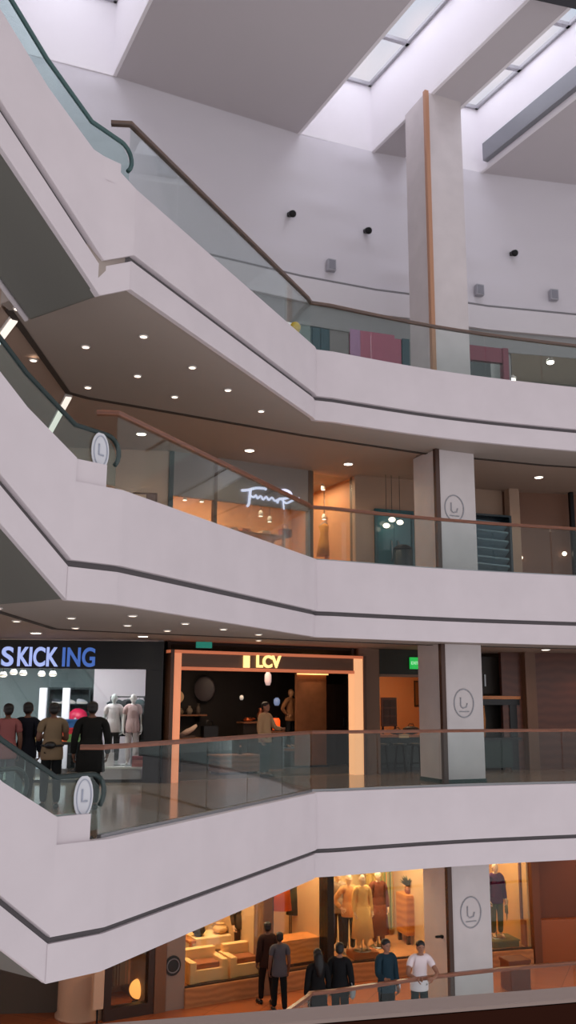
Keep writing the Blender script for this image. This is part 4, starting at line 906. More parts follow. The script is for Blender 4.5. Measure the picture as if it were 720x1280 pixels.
# people in front of the sportswear shop
def at0(u, v, z=0): return atz(u, v, z)
P_ = [(3, 1008, 'person in a dusty pink top cut by the frame edge', cloth('pink', (150, 92, 92)), cloth('grey_trs', (96, 92, 100)), 'short', 1.58, .1),
      (28, 1006, 'person in a navy jacket and dark trousers seen from behind', cloth('navy', (22, 24, 34)), cloth('dark_trs', (26, 30, 34)), 'long', 1.60, -.2),
      (61, 1011, 'person in a khaki shirt with a dark belt bag seen from behind', cloth('khaki', (124, 106, 84)), cloth('black_trs', (18, 22, 24)), 'short', 1.60, .1),
      (110, 1012, 'broad person in a long black coat beside the round notice', cloth('coat_black', (22, 22, 21)), cloth('black_trs', (18, 22, 24)), 'long', 1.62, .0)]
for i, (u, v, lb, tp, bt, sl_, h_, rz) in enumerate(P_):
    p = at0(u, v); r = person('shopper', lb, 'person', p, PI+rz+.25, h_, top=tp, bottom=bt, sleeves=sl_, arms=('down', 'hip') if i == 1 else ('phone' if i == 2 else 'down'), step=(.0, .05, .08, .04)[i], wide=(1, 1, 1.05, 1.22)[i], long_coat=(i == 3), skin=SKIND, shoes=BLACK)
    if i == 2:
        m = MB(); k = h_/1.72; m.tube([Vector((.178*math.cos(a*PI/8), .142*math.sin(a*PI/8), 1.02))*k for a in range(17)], .02*k, 6); m.ball(Vector((.05, .16, 1.03))*k, (.1*k, .05*k, .06*k), 12, 8); m.done('belt_bag', BLACK, r, loc=(0, 0, 0))
# ------------------------------------------------------------------ third gallery
ZF, ZT = H, 2*H-BO+.05
BEIGE = mat('beige_wall', (196, 168, 146), .6); TAU = mat('taupe_wall', (168, 140, 120), .6); GH = mat('grey_header', (150, 142, 136), .5)
g = KI3
m = MB(); m.seg(g, 0, g.len+.0, .0, .15, ZF, ZT); struct(m.done('wall_left', BEIGE), 'beige wall left of the script-signed shop')
s, z = g.hit(181, 627, -.03); root = thing('picture_frame', 'small brown framed picture on the beige wall above the white band', 'picture', g.p(s, -.03, z-.25), g.rz)
m = MB(); m.seg(g, s-.27, s+.27, -.05, -.005, z-.2, z+.2); m.done('frame', mat('frame_brown', (98, 66, 52), .5), root); m = MB(); m.seg(g, s-.23, s+.03, -.06, -.05, z-.16, z+.16); m.done('picture', mat('print_cream', (206, 176, 150), .6), root)
m = MB(); m.seg(g, s+.05, s+.23, -.06, -.05, z-.16, z+.16); m.done('picture', mat('print_grey', (120, 92, 84), .6), root)
g = SCR
px = {u: g.s_at(u, 640) for u in (160, 212, 268, 387, 442, 470, 515)}
m = MB(); m.seg(g, -.02, px[212]-.05, .0, .15, ZF, ZT); struct(m.done('wall_left', BEIGE), 'beige wall left of the script-signed shop')
ORW = mat('shop_orange_wall', (214, 150, 98), .6); ORS = mat('shop_orange_side', (200, 140, 96), .6)
room(g, px[212]+.02, px[442], 3.2, ZF, ZT, ORW, ORS)
zh = g.z_at(330, 633, 0)
root = thing('shop_window', 'glazed front of the warmly lit script-signed shop with grey header', 'shopfront', g.p((px[212]+px[442])/2, 0, ZF), g.rz)
for u, mm, w_ in ((212, mat('post_teal', (44, 62, 58), .4), .05), (268, mat('post_brown', (104, 84, 70), .5), .04), (387, mat('post_brown', (104, 84, 70), .5), .07), (442, mat('post_brown', (104, 84, 70), .5), .06)):
    m = MB(); m.seg(g, px[u]-w_, px[u]+w_, -.06, .08, ZF, ZT); m.done('post', mm, root)
m = MB(); m.seg(g, px[212]+.05, px[387]-.07, -.05, .05, zh, ZT); m.done('header', GH, root)
for a, b, t_ in ((px[212]+.05, px[268]-.04, zh), (px[268]+.04, px[387]-.07, zh), (px[387]+.07, px[442]-.06, ZT-.05)):
    m = MB(); m.seg(g, a, b, -.008, .008, ZF+.05, t_); m.done('glass_pane', SHOPG, root); m = MB(); m.seg(g, a, b, -.04, .04, ZF, ZF+.05); m.done('sill', mat('post_brown', (104, 84, 70), .5), root)
# handwritten sign
root = thing('shop_sign', 'white glowing handwritten sign on the grey header of the warm shop', 'shop sign', g.p(g.s_at(338, 620), -.1, zh), g.rz)
NE = mat('neon_white', (235, 235, 255), .4, emit=(222, 226, 255), es=1.0)
def stroke(pts, r):
    P = []
    for u, v in pts:
        s, z = g.hit(u, v, -.09); P.append(Vector((s, z, 0)))
    P = catmull([p for p in P], 4); m = MB(); m.tube([g.p(p.x, -.09, p.y) for p in P], r, 8); m.done('stroke', NE, root)
stroke([(302, 613), (310, 612.5), (320, 610), (330, 610.5), (333, 612)], .032)
stroke([(313, 612), (312, 622), (311, 630), (309, 633)], .032)
stroke([(312, 619), (317, 621.5), (320, 619), (322, 623), (326, 620), (329, 624.5), (333, 621), (336, 625), (340, 622), (344, 626), (350, 623)], .026)
stroke([(347, 615), (355, 612.5), (362, 615), (364, 620), (357, 623), (349, 624), (347, 629)], .03)
stroke([(352, 624), (358, 629), (366, 625.5), (374, 623)], .026); stroke([(354, 628), (355, 637)], .02)
# inside the warm shop
for i, (u, v, d) in enumerate(((231, 625, 1.2), (243, 612, 1.5), (252, 627, 1.1), (326, 645, 1.2), (337, 652, 1.5), (404, 612, 1.0), (405, 649, 1.3))):
    s, z = g.hit(u, v, d); c = g.p(s, d, z); r = shopping('track_light', 'small bright shop lamp in the script-signed shop, %s from the left' % ordn[i], 'lamp', g, s, d, z, 'lamps in the script-signed shop')
    m = MB(); m.lathe([(.03, .14), (.055, .08), (.06, 0), (.01, -.005)], c, 12); m.done('lamp_head', SHELLW, r); m = MB(); m.lathe([(.05, -.01), (.01, -.02)], c, 12); m.done('bulb', LAMPS, r); m = MB(); m.tube([c+Vector((0, 0, .13)), Vector((c.x, c.y, ZT))], .007, 6); m.done('rod', DARKM, r)
area(g, (px[212]+px[387])/2, 1.5, ZT-.06, 130, (1, .72, .45), 2.6, 1.6); area(g, (px[387]+px[442])/2, 1.2, ZT-.06, 40, (1, .76, .5), .6, 1.4)
def table(label, gg, s, d, z0, w, dp, h, mm, name='display_table', cat='table'):
    r = shopping(name, label, cat, gg, s, d, z0); m = MB(); m.seg(gg, s-w/2, s+w/2, d-dp/2, d+dp/2, z0+h-.05, z0+h); m.done('table_top', mm, r, bevel=.008)
    for a in (-1, 1):
        for b in (-1, 1):
            m = MB(); m.seg(gg, s+a*(w/2-.05)-.03, s+a*(w/2-.05)+.03, d+b*(dp/2-.05)-.03, d+b*(dp/2-.05)+.03, z0, z0+h-.05); m.done('leg', mm, r)
    return r
OW = wood('honey_wood', (200, 134, 82), (176, 112, 66), 3, .4)
s = g.s_at(318, 672, .9); zt_ = g.z_at(318, 669, .9); table('honey wood display table behind the glass of the script-signed shop', g, s, .9, ZF, 1.4, .7, zt_-ZF, OW)
s = g.s_at(358, 676, .8); r = shopping('handbag', 'dark red brown handbag on the honey wood table end', 'bag', g, s, .8, zt_); m = MB(); m.seg(g, s-.17, s+.1, .7, .9, zt_, zt_+.2); m.done('body', mat('bag_rust', (150, 72, 40), .5), r, bevel=.04); m = MB(); m.tube([g.p(s-.12, .8, zt_+.18), g.p(s-.1, .8, zt_+.32), g.p(s+.03, .8, zt_+.32), g.p(s+.05, .8, zt_+.18)], .012, 6); m.done('handle', mat('bag_rust', (150, 72, 40), .5), r)
for i, (u, c, lb) in enumerate(((290, (226, 180, 140), 'cream folded jumper'), (305, (196, 120, 76), 'rust folded jumper'), (330, (236, 210, 180), 'pale folded jumper'))):
    s = g.s_at(u, 668, .8); r = shopping('folded_jumper', lb+' on the honey wood table', 'clothes', g, s, .8, zt_); m = MB(); m.seg(g, s-.12, s+.12, .65, .95, zt_, zt_+.06); m.done('fold', mat('jumper_%d' % i, c, .9), r, bevel=.025); m = MB(); m.seg(g, s-.1, s+.1, .66, .94, zt_+.06, zt_+.1); m.done('collar_fold', mat('jumper_%d' % i, c, .9), r, bevel=.02)
for u, c, lb, d in ((406, (176, 120, 56), 'slim ochre dress hanging in the narrow right window', 1.3), (428, (176, 84, 52), 'rust red dress hanging in the narrow right window', 1.1)):
    s = g.s_at(u, 675, d); z = g.z_at(u, 655, d); r = shopping('hanging_dress', lb, 'dress', g, s, d, z-.9); p = g.p(s, d, z)
    m = MB(); m.lathe([(.22, -.85), (.17, -.5), (.11, -.25), (.17, -.06), (.06, 0)], p, 14, 1, .5); m.done('dress', cloth('dress_%d' % u, c), r)
    m = MB(); m.tube([p+Vector((-.16, 0, -.06)), p+Vector((0, 0, .06)), p+Vector((.16, 0, -.06))], .01, 6); m.tube([p+Vector((0, 0, .05)), (p.x, p.y, ZT)], .006, 6); m.done('hanger', STEEL, r)
# taupe wall, teal doors, slatted teal shelving, brown wall
m = MB(); m.seg(g, px[442]+.06, g.len+.35, -.02, .2, ZF, ZT); struct(m.done('wall_middle', TAU), 'taupe wall right of the script-signed shop')
g = RSH; off = .0
s0, s1 = g.s_at(469, 670), g.s_at(515, 670); zt_ = g.z_at(492, 641, 0)
TE = mat('teal_door', (44, 84, 92), .25); TEG = mat('teal_pane', (52, 104, 112), .12)
root = thing('shop_door', 'teal glazed double door between the taupe walls left of the column', 'door', g.p((s0+s1)/2, 0, ZF), g.rz)
m = MB(); m.seg(g, s0-.03, s0+.03, -.08, .06, ZF, zt_); m.seg(g, s1-.03, s1+.03, -.08, .06, ZF, zt_); m.seg(g, s0-.03, s1+.03, -.08, .06, zt_, zt_+.06); m.done('frame', TE, root)
mid = (s0+s1)/2
for a, b in ((s0+.03, mid-.005), (mid+.005, s1-.03)):
    m = MB(); m.seg(g, a, b, -.03, .03, ZF+.02, zt_); lf = m.done('door_leaf', TEG, root); c_ = b-.08 if a < mid-.1 else a+.08
    m = MB(); m.tube([g.p(c_, -.03, ZF+.8), g.p(c_, -.08, ZF+.85), g.p(c_, -.08, ZF+1.25), g.p(c_, -.03, ZF+1.3)], .014, 6); m.done('handle', STEEL, lf)
for i, (u, v) in enumerate(((483, 657), (490, 649.5), (500, 653))):  # lights reflected in the door glass, built as glowing balls on cords
    s, z = g.hit(u, v, -.3); c = g.p(s, -.3, z); r = shopping('wall_lamp', 'small glowing ball added as a light reflection in the teal door, %s from the left' % ordn[i], 'lamp', g, s, -.3, z-.07, 'added light reflections at the teal door'); m = MB(); m.ball(c, (.085, .085, .06), 12, 8); m.done('globe', LAMPS, r); m = MB(); m.tube([c+Vector((0, 0, .05)), (c.x, c.y, ZT)], .006, 6); m.done('cord', DARKM, r)
s = g.s_at(499, 690, -.25); r = shopping('waste_bin', 'tall dark bin standing before the teal door', 'bin', g, s, -.45, ZF); m = MB(); m.lathe([(.2, 0), (.22, .02), (.22, .98), (.2, 1.0)], g.p(s, -.45, ZF), 18); m.done('drum', mat('bin_dark', (34, 52, 58), .4), r); m = MB(); m.lathe([(.23, 1.0), (.23, 1.05), (.12, 1.12), (.02, 1.14)], g.p(s, -.45, ZF), 18); m.done('lid', DARKM, r)
m = MB(); m.seg(g, -.1, s0-.03, .0, .2, ZF, ZT); m.seg(g, s0-.03, s1+.03, .0, .2, zt_+.06, ZT); m.seg(g, s1+.03, 2.9, .0, .2, ZF, ZT); struct(m.done('wall_middle', TAU), 'taupe wall around the teal door')
m = MB(); m.seg(g, s0, s1, .1, .2, ZF, zt_); m.done('door_backing', TE, root)
s0, s1 = g.s_at(587, 680), g.s_at(638, 680); zt_ = g.z_at(612, 646, 0)
root = thing('shelf_unit', 'dark teal shelving with pale slanted shelves right of the column', 'shelf', g.p((s0+s1)/2, 0, ZF), g.rz)
m = MB(); m.seg(g, s0, s1, .25, .3, ZF, zt_); m.done('back_panel', mat('shelf_teal', (30, 50, 60), .3), root)
for s in (s0+.03, s1-.03):
    m = MB(); m.seg(g, s-.03, s+.03, -.1, .25, ZF, zt_); m.done('side_panel', mat('shelf_teal', (30, 50, 60), .3), root)
m = MB(); m.seg(g, s0, s1, -.1, .25, zt_, zt_+.05); m.done('top_panel', mat('shelf_teal', (30, 50, 60), .3), root)
for i, v in enumerate((656, 667, 678, 689, 700, 709)):
    z = g.z_at(612, v, 0); m = MB(); c = g.p((s0+s1)/2, .08, z); m.box(c, (s1-s0-.16, .28, .05), g.rz, Matrix.Rotation(-.55, 4, 'X') @ Matrix.Rotation(.06, 4, 'Y')); m.done('slanted_shelf', mat('shelf_pale', (120, 150, 165), .35), root)
m = MB(); m.seg(g, 2.9, s0, .0, .2, ZF, ZT); m.seg(g, s0, s1, .3, .4, zt_+.05, ZT); m.seg(g, s1, s1+.3, -.05, .2, ZF, ZT); struct(m.done('wall_middle', TAU), 'taupe wall beside the teal shelving')
m = MB(); m.seg(g, s0, s1, .31, .4, ZF, zt_+.05); struct(m.done('wall_middle', TAU), 'wall behind the teal shelving')
BRW = mat('brown_shop_wall', (126, 88, 68), .5)
m = MB(); m.seg(RWA, .0, 7, .3, .4, ZF, ZT); struct(m.done('wall_right', BRW), 'brown wall at the right of the middle gallery')
for u, v, lb in ((651, 697, 'small glowing wall lamp beside the taupe pilaster'), (706, 692, 'small glowing wall lamp on the brown wall near the frame edge')):
    s, z = RWA.hit(u, v, .2); r = shopping('wall_lamp', lb, 'lamp', RWA, s, .2, z-.06); c = RWA.p(s, .22, z); m = MB(); m.ball(c, .06, 10, 8); m.done('globe', LAMPS, r); m = MB(); m.seg(RWA, s-.03, s+.03, .25, .3, z-.05, z+.05); m.done('bracket', DARKM, r)
g = RWA; s = g.s_at(716, 680, .1); r = thing('room_divider', 'dark post at the right end of the middle gallery', 'post', g.p(s, .1, ZF), g.rz); m = MB(); m.seg(g, s-.05, s+.05, .0, .12, ZF, ZT); m.done('upright', DARKM, r); m = MB(); m.seg(g, s-.1, s+.1, -.04, .16, ZF, ZF+.03); m.done('foot', DARKM, r)

# ------------------------------------------------------------------ top gallery shops
ZF = Z4; ZH = 10.80
g = TW[2]; g2 = TW[1]; gR = TW[6]
GW = mat('grey_shop_wall', (150, 150, 150), .5)
def topspan(u): gg, s, z = tophit(u, 430, .0); return gg.p(s, .0, 0)
def topseg(u0, u1): a, b = topspan(u0), topspan(u1); return Seg((a.x, a.y), (b.x, b.y))
def tpanel(u0, u1, d0, d1, z0, z1): 
    q = topseg(u0, u1); m = MB(); m.seg(q, 0, q.len, d0, d1, z0, z1); return m, q
TEALD = mat('top_teal', (30, 74, 84), .3); 
def zpx(u, v): return tophit(u, v, 0)[2]
m, q = tpanel(376, 389, .0, .2, ZF, ZH); struct(m.done('wall_top', mat('top_green_grey', (96, 118, 112), .5)), 'grey green wall end of the top gallery')
m, q = tpanel(388.5, 412, .0, .12, ZF, zpx(400, 409)); root = thing('display_cabinet', 'dark teal cabinet at the left of the top shops', 'cabinet', q.p(q.len/2, 0, ZF), q.rz); m.done('carcass', TEALD, root)
m = MB(); m.seg(q, .04, q.len*.5-.01, -.03, .0, ZF+.05, zpx(400, 409)-.05); dd = m.done('door', TEALD, root); m = MB(); m.seg(q, q.len*.5+.01, q.len-.04, -.03, .0, ZF+.05, zpx(400, 409)-.05); m.done('door', TEALD, root)
m = MB(); m.seg(q, q.len*.5-.06, q.len*.5-.04, -.05, -.03, ZF+.9, ZF+1.3); m.done('handle', STEEL, dd)
m, q = tpanel(412.3, 436, .0, .2, ZF, ZH); struct(m.done('wall_top', mat('top_grey', (128, 126, 124), .5)), 'grey wall between the teal cabinet and pink poster')
m, q = tpanel(388.5, 412, .15, .3, ZF, ZH); struct(m.done('wall_top', GW), 'grey wall behind the teal cabinet')
m, q = tpanel(436, 512, .15, .3, ZF, ZH); struct(m.done('wall_top', GW), 'grey wall behind the pink poster')
root = thing('poster', 'large pink and maroon shop poster beside the column on the top gallery', 'poster', topspan(470)+Vector((0, 0, ZF+.1)), g.rz)
q = topseg(437, 501); zt_ = zpx(470, 417); PK = mat('poster_pink', (176, 96, 118), .5); PL = mat('poster_lilac', (170, 130, 165), .5)
m = MB(); m.seg(q, 0, q.len, -.02, .12, ZF+.1, zt_); m.done('panel', PK, root)
m = MB(); m.seg(q, 0, .28, -.035, -.02, ZF+.1, zt_); m.done('side_band', PL, root)
m = MB(); m.seg(q, .32, q.len*.97, -.035, -.02, ZF+.75, ZF+.95+.3); m.done('picture_band', mat('poster_grey_green', (132, 148, 150), .5), root)
m = MB(); m.seg(q, .95, q.len*.97, -.045, -.035, ZF+.98, ZF+1.1); m.done('dark_stripe', mat('poster_dark', (92, 70, 78), .5), root)
m, q = tpanel(502, 511, -.04, .1, ZF, zpx(505, 424)); root = thing('sign_totem', 'slim dark teal totem between the pink poster and the column', 'totem', q.p(q.len/2, 0, ZF), q.rz); m.done('body', TEALD, root); m = MB(); m.seg(q, -.03, q.len+.03, -.07, .13, ZF, ZF+.04); m.done('foot', DARKM, root)
m, q = tpanel(512, 572, .1, .3, ZF, ZH); struct(m.done('wall_top', GW), 'grey wall behind the column')
# maroon framed shop right of the column
q = topseg(570, 633); zt_ = zpx(600, 434); MA = mat('maroon_frame', (128, 62, 78), .4)
root = thing('shopfront', 'maroon framed shop window right of the column on the top gallery', 'shopfront', q.p(q.len/2, 0, ZF), q.rz); zb = zpx(600, 452)
m = MB(); m.seg(q, 0, q.len, -.05, .08, zb, zt_); m.done('header', MA, root)
m = MB(); m.seg(q, q.len-.16, q.len, -.08, .12, ZF, zt_+.01); m.done('post', MA, root); m = MB(); m.seg(q, 0, .12, -.05, .08, ZF, zb); m.done('post', MA, root)
m = MB(); m.seg(q, .12, q.len-.16, -.01, .01, ZF, zb); m.done('glass_pane', SHOPG, root)
m = MB(); m.seg(q, 0, q.len, .9, 1.0, ZF, ZH); struct(m.done('wall_top', mat('top_shop_teal', (74, 104, 112), .5)), 'teal back wall of the maroon framed shop')
m = MB(); m.seg(q, 0, q.len, -.02, .12, zt_, ZH+.05); struct(m.done('wall_top', GW), 'grey wall above the maroon header')
MT = mat('mannequin_teal_dark', (38, 50, 58), .4)
for i, f in enumerate((.35, .72)):
    p = q.p(q.len*f, .45, ZF+.02); person('mannequin', '%s mannequin behind the maroon framed window' % ('pale grey' if i == 0 else 'dark'), 'mannequin', p, q.rz, 1.66, arms=('down', 'hip'), skin=(mat('mannequin_grey', (196, 202, 200), .4), MT)[i], top=(mat('cloth_greyteal', (140, 160, 164), .8), MT)[i], bottom=MT, sleeves='long', mannequin=True)
# open shop at the right
a = topspan(634); b = (12.5, 24.1); q = Seg((a.x, a.y), b)
m = MB(); m.seg(q, 0, q.len, 3.4, 3.5, ZF, 11.35); struct(m.done('wall_top', mat('top_olive_grey', (142, 140, 132), .6)), 'grey back wall of the open top shop')
m = MB(); m.seg(q, 0.05, q.len, .1, 3.4, 11.3, 11.4); struct(m.done('ceiling', mat('top_shop_ceiling', (176, 172, 166), .7)), 'pale ceiling of the open top shop')
m = MB(); m.seg(q, .0, .1, .05, 3.4, ZF, 11.35); struct(m.done('wall_top', GW), 'side wall of the open top shop')
area(q, 2.2, 1.6, 11.22, 80, (1, .95, .88), 2.5, 1.5)
for i, (u, v) in enumerate(((688, 452), (640, 474))):
    r_ = ray(u, v); d = .9; s, z = q.hit(u, v, .6); zz = z; r = shopping('pendant_lamp', 'round bright pendant lamp in the open top shop, %s' % ('upper one near the frame edge' if i == 0 else 'lower one beside the maroon post'), 'lamp', q, s, .6, z-.1, 'lamps in the open top shop'); c = q.p(s, .6, z)
    m = MB(); m.lathe([(.05, .1), (.1, .05), (.12, 0), (.01, -.02)], c, 14); m.done('shade', SHELLW, r); m = MB(); m.ball(c+Vector((0, 0, -.02)), (.1, .1, .06), 12, 8); m.done('bulb', LAMP, r); m = MB(); m.tube([c+Vector((0, 0, .09)), (c.x, c.y, 11.32)], .007, 6); m.done('cord', DARKM, r)
s0 = q.s_at(684, 462, 1.2); r = shopping('display_arch', 'dark arched display behind the railing at the right of the top gallery', 'display', q, s0+.8, 1.2, ZF); m = MB()
P2 = [(-.95, 0), (-.95, .9), (-.8, 1.25), (-.5, 1.5), (0, 1.62), (.5, 1.5), (.8, 1.25), (.95, .9), (.95, 0), (.78, 0), (.78, .85), (.6, 1.12), (.36, 1.32), (0, 1.4), (-.36, 1.32), (-.6, 1.12), (-.78, .85), (-.78, 0)]
m.slabpoly([q.p(s0+.95+x, 1.1, ZF+z) for x, z in P2], q.n.to_3d()*.35); m.done('arch', mat('arch_dark', (50, 46, 42), .6), r)
m = MB(); m.seg(q, s0+.15, s0+1.75, 1.45, 1.55, ZF, ZF+1.35); m.done('back_panel', mat('arch_back', (66, 60, 54), .6), r); m = MB(); m.seg(q, s0-.05, s0+1.95, 1.05, 1.6, ZF, ZF+.03); m.done('foot', DARKM, r)
# yellow balloon over the fascia corner
p = atz(369, 411, 10.0); p = Vector((.02, 19.6, 0)); r_ = ray(369, 411); k = 19.6/r_.y; c = Vector((r_.x*k, 19.6, EYE+r_.z*k))
root = thing('balloon', 'yellow balloon on a dark weighted string behind the glass corner', 'balloon', (c.x, c.y, ZF)); m = MB(); m.lathe([(.015, -.2), (.03, -.185), (.07, -.12), (.125, 0), (.125, .07), (.08, .14), (.01, .165)], c, 16); m.done('balloon_skin', mat('balloon_yellow', (240, 196, 20), .3), root); m = MB(); m.tube([c+Vector((0, 0, -.2)), c+Vector((-.03, 0, -.5)), (c.x, c.y, ZF+.08)], .006, 6); m.done('string', DARKM, root); m = MB(); m.lathe([(.07, 0), (.06, .09), (.02, .1)], (c.x, c.y, ZF), 12); m.done('weight', DARKM, root)
q_ = c+Vector((-.14, -.05, -.03)); root2 = thing('balloon', 'small black balloon beside the yellow balloon', 'balloon', (q_.x, q_.y, ZF)); m = MB(); m.lathe([(.01, -.09), (.05, -.05), (.07, 0), (.05, .05), (.01, .075)], q_, 12); m.done('balloon_skin', DARKM, root2); m = MB(); m.tube([q_+Vector((0, 0, -.09)), (q_.x, q_.y, ZF+.06)], .005, 5); m.done('string', DARKM, root2); m = MB(); m.lathe([(.04, 0), (.03, .06)], (q_.x, q_.y, ZF), 10); m.done('weight', DARKM, root2)

# ------------------------------------------------------------------ lowest gallery
ZF, ZT = Z1, -BO+.05
g = LOW
PLW = wood('plinth_wood', (190, 132, 84), (168, 112, 70), 2.5, .35)
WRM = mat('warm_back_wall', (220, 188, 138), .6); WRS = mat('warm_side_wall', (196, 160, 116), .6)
zp = ZF+.36
X = {u: g.s_at(u, 1200) for u in (132, 192, 206, 230, 325, 337, 405, 413)}
X[535] = g.len+RLO.s_at(540, 1150)
def L1seg(u): return g.s_at(u, 1170)
m = MB(); m.seg(Seg((-12, 18.7), (-2.9, 19.7)), 0, 8.0, .3, .4, ZF, ZT); struct(m.done('wall_left', mat('dim_wall', (84, 72, 60), .7)), 'dim wall at the far left of the lowest gallery')
c = atz(101, 1262, ZF+.1); m = MB(); m.lathe([(.50, 0), (.50, .05), (.46, .06), (.46, ZT-ZF-.06), (.55, ZT-ZF-.05), (.55, ZT-ZF+.02)], (c.x, c.y, ZF), 32); struct(m.done('column', mat('round_column', (214, 168, 136), .45)), 'round beige column under the escalator corner')
s_ = g.s_at(122, 1245, -.2); r = thing('notice_stand', 'slim pale notice board beside the round beige column', 'notice', g.p(s_, -.25, ZF), g.rz); m = MB(); m.seg(g, s_-.1, s_+.1, -.27, -.23, ZF+.3, ZF+1.3); m.done('board', mat('notice_cream', (226, 190, 160), .5), r); m = MB(); m.seg(g, s_-.015, s_+.015, -.23, -.21, ZF, ZF+1.0); m.seg(g, s_-.12, s_+.12, -.34, -.14, ZF, ZF+.02); m.done('stand', DARKM, r)
# dark framed window
DBR = mat('dark_brown_frame', (58, 38, 28), .4)
a, b = X[132], X[192]
room(g, a, b-.05, 1.6, ZF, ZT, mat('dim_beige', (150, 118, 92), .6), mat('dim_beige', (150, 118, 92), .6))
root = thing('shop_window', 'dark brown framed shop window beside the round column', 'shop window', g.p((a+b)/2, 0, ZF), g.rz)
for s in (a+.05, b-.06):
    m = MB(); m.seg(g, s-.07, s+.07, -.08, .1, ZF, ZT); m.done('jamb', DBR, root)
m = MB(); m.seg(g, a+.12, b-.13, -.08, .1, ZF, ZF+.22); m.done('sill', DBR, root); m = MB(); m.seg(g, a+.12, b-.13, -.01, .01, ZF+.22, ZT); m.done('glass_pane', SHOPG, root)
s, z = g.hit(173, 1236, .7); r = shopping('table_lamp', 'glowing round lamp low in the dark brown framed window', 'lamp', g, s, .7, ZF); c = g.p(s, .7, z); m = MB(); m.ball(c, .19, 18, 12); m.done('globe', mat('globe_amber', (255, 200, 120), .5, emit=(255, 178, 90), es=1.1), r); m = MB(); m.lathe([(.14, 0), (.14, .02), (.03, .04), (.03, z-ZF-.15), (.08, z-ZF-.13)], g.p(s, .7, ZF), 14); m.done('stand', DARKM, r)
for u, c_, lb in ((140, (120, 92, 70), 'brown curtain'), (150, (168, 146, 120), 'olive beige curtain'), (166, (200, 150, 116), 'peach curtain'), (183, (214, 178, 140), 'cream curtain')):
    s = g.s_at(u, 1220, 1.2); P = []
    m = MB(); pts = [g.p(s-.16+.32*i/12, 1.2+.05*math.sin(i*1.9), 0) for i in range(13)]
    m.sweep([tuple(p[:2]) for p in pts], [(-.012, ZF+.25), (.012, ZF+.25), (.012, ZT-.05), (-.012, ZT-.05)]); r = tag(m.done('curtain', mat('curtain_%d' % u, c_, .9)), lb+' hanging in the dark brown framed window', 'curtain')
area(g, (a+b)/2, .8, ZT-.06, 14, (1, .66, .36), .8, .8)
# pilaster with dark round sign
PG = mat('pilaster_grey', (150, 130, 118), .5)
m = MB(); m.seg(g, X[192], X[206], -.10, .4, ZF, ZT); struct(m.done('pillar', mat('pilaster_brown', (124, 86, 62), .5)), 'brown pilaster edge')
m = MB(); m.seg(g, X[206], X[230], -.06, .4, ZF, ZT); struct(m.done('pillar', PG), 'grey pilaster left of the furniture window')
s, z = g.hit(216, 1207, -.07); r = thing('round_sign', 'dark round sign on the grey pilaster', 'sign', g.p(s, -.07, z-.15), g.rz); m = MB()
m.slabpoly([g.p(s+.17*math.cos(a_*PI/12), -.062, z+.19*math.sin(a_*PI/12)) for a_ in range(24)], -g.n.to_3d()*.03); m.done('disc', mat('sign_dark', (36, 40, 42), .4), r); m = MB(); m.ring(g.p(s, -.095, z), .13, .012, (-g.n.x, -g.n.y, 0)); m.done('ring', GREYP, r)
# warm display windows
def plinth(a, b, lab):
    m = MB(); m.seg(g, a, b, -.12, 2.0, ZF, zp); struct(m.done('floor_plinth', PLW, bevel=.01), lab)
for a, b, lab in ((X[230], X[325], 'wooden window plinth of the furniture window'), (X[337], X[405], 'wooden window plinth of the garment window')):
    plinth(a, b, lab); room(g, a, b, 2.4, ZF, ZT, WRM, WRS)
    area(g, (a+b)/2, .9, ZT-.06, 85, (1, .76, .48), (b-a)*.8, 1.2)
    root = thing('shop_window', ('frameless furniture shop window on a wood plinth' if a < 1.5 else 'frameless garment shop window between the brown pillar and black column'), 'shop window', g.p((a+b)/2, 0, zp), g.rz)
    m = MB(); m.seg(g, a, b, -.008, .008, zp+.03, ZT-.02); m.done('glass_pane', SHOPG, root); m = MB(); m.seg(g, a, b, -.04, .04, zp, zp+.03); m.done('rail', DBR, root)
m = MB(); m.seg(g, X[325], X[337], -.14, .3, ZF, ZT); struct(m.done('pillar', mat('pillar_brown', (128, 92, 68), .5)), 'brown pillar behind the couple')
m = MB(); m.seg(g, X[405], X[413], -.16, .2, ZF, ZT); struct(m.done('pillar', BLACK), 'black slim column left of the mannequins')
# furniture window contents
CRM = mat('cream_fabric', (236, 190, 128), .85); BRC = mat('brown_cushion', (150, 84, 44), .85)
for i, u in enumerate((252, 301)):
    s, d = g.s_at(u, 1215, .45), .38; r = shopping('armchair', 'low cream armchair in the furniture window, %s' % ('below the dark vase bundle' if i == 0 else 'next to the brown pillar'), 'armchair', g, s, d, zp, 'cream armchairs in the furniture window')
    w = .36
    m = MB(); m.seg(g, s-w, s+w, d-.3, d+.3, zp+.03, zp+.26); m.done('seat', CRM, r, bevel=.05); m = MB(); m.seg(g, s-w, s+w, d+.18, d+.36, zp+.1, zp+.56); m.done('backrest', CRM, r, bevel=.06)
    for q in (-1, 1):
        m = MB(); m.seg(g, s+q*w-.07, s+q*w+.07, d-.32, d+.32, zp, zp+.42); m.done('armrest', CRM, r, bevel=.05)
    m = MB(); m.seg(g, s-w+.09, s+w-.09, d-.22, d+.14, zp+.26, zp+.36); m.done('cushion', BRC, r, bevel=.05)
s, d = g.s_at(272, 1180, 1.75), 1.75; zt_ = g.z_at(275, 1180, 1.4); table('tall wooden display table draped in cloth behind the armchairs', g, s, d, zp, 1.7, .7, max(.5, zt_-zp), OW)
zt_ = zp+max(.5, zt_-zp)
m = MB(); pts = []
for i, f in enumerate((-.8, -.4, 0, .4, .8)): pass
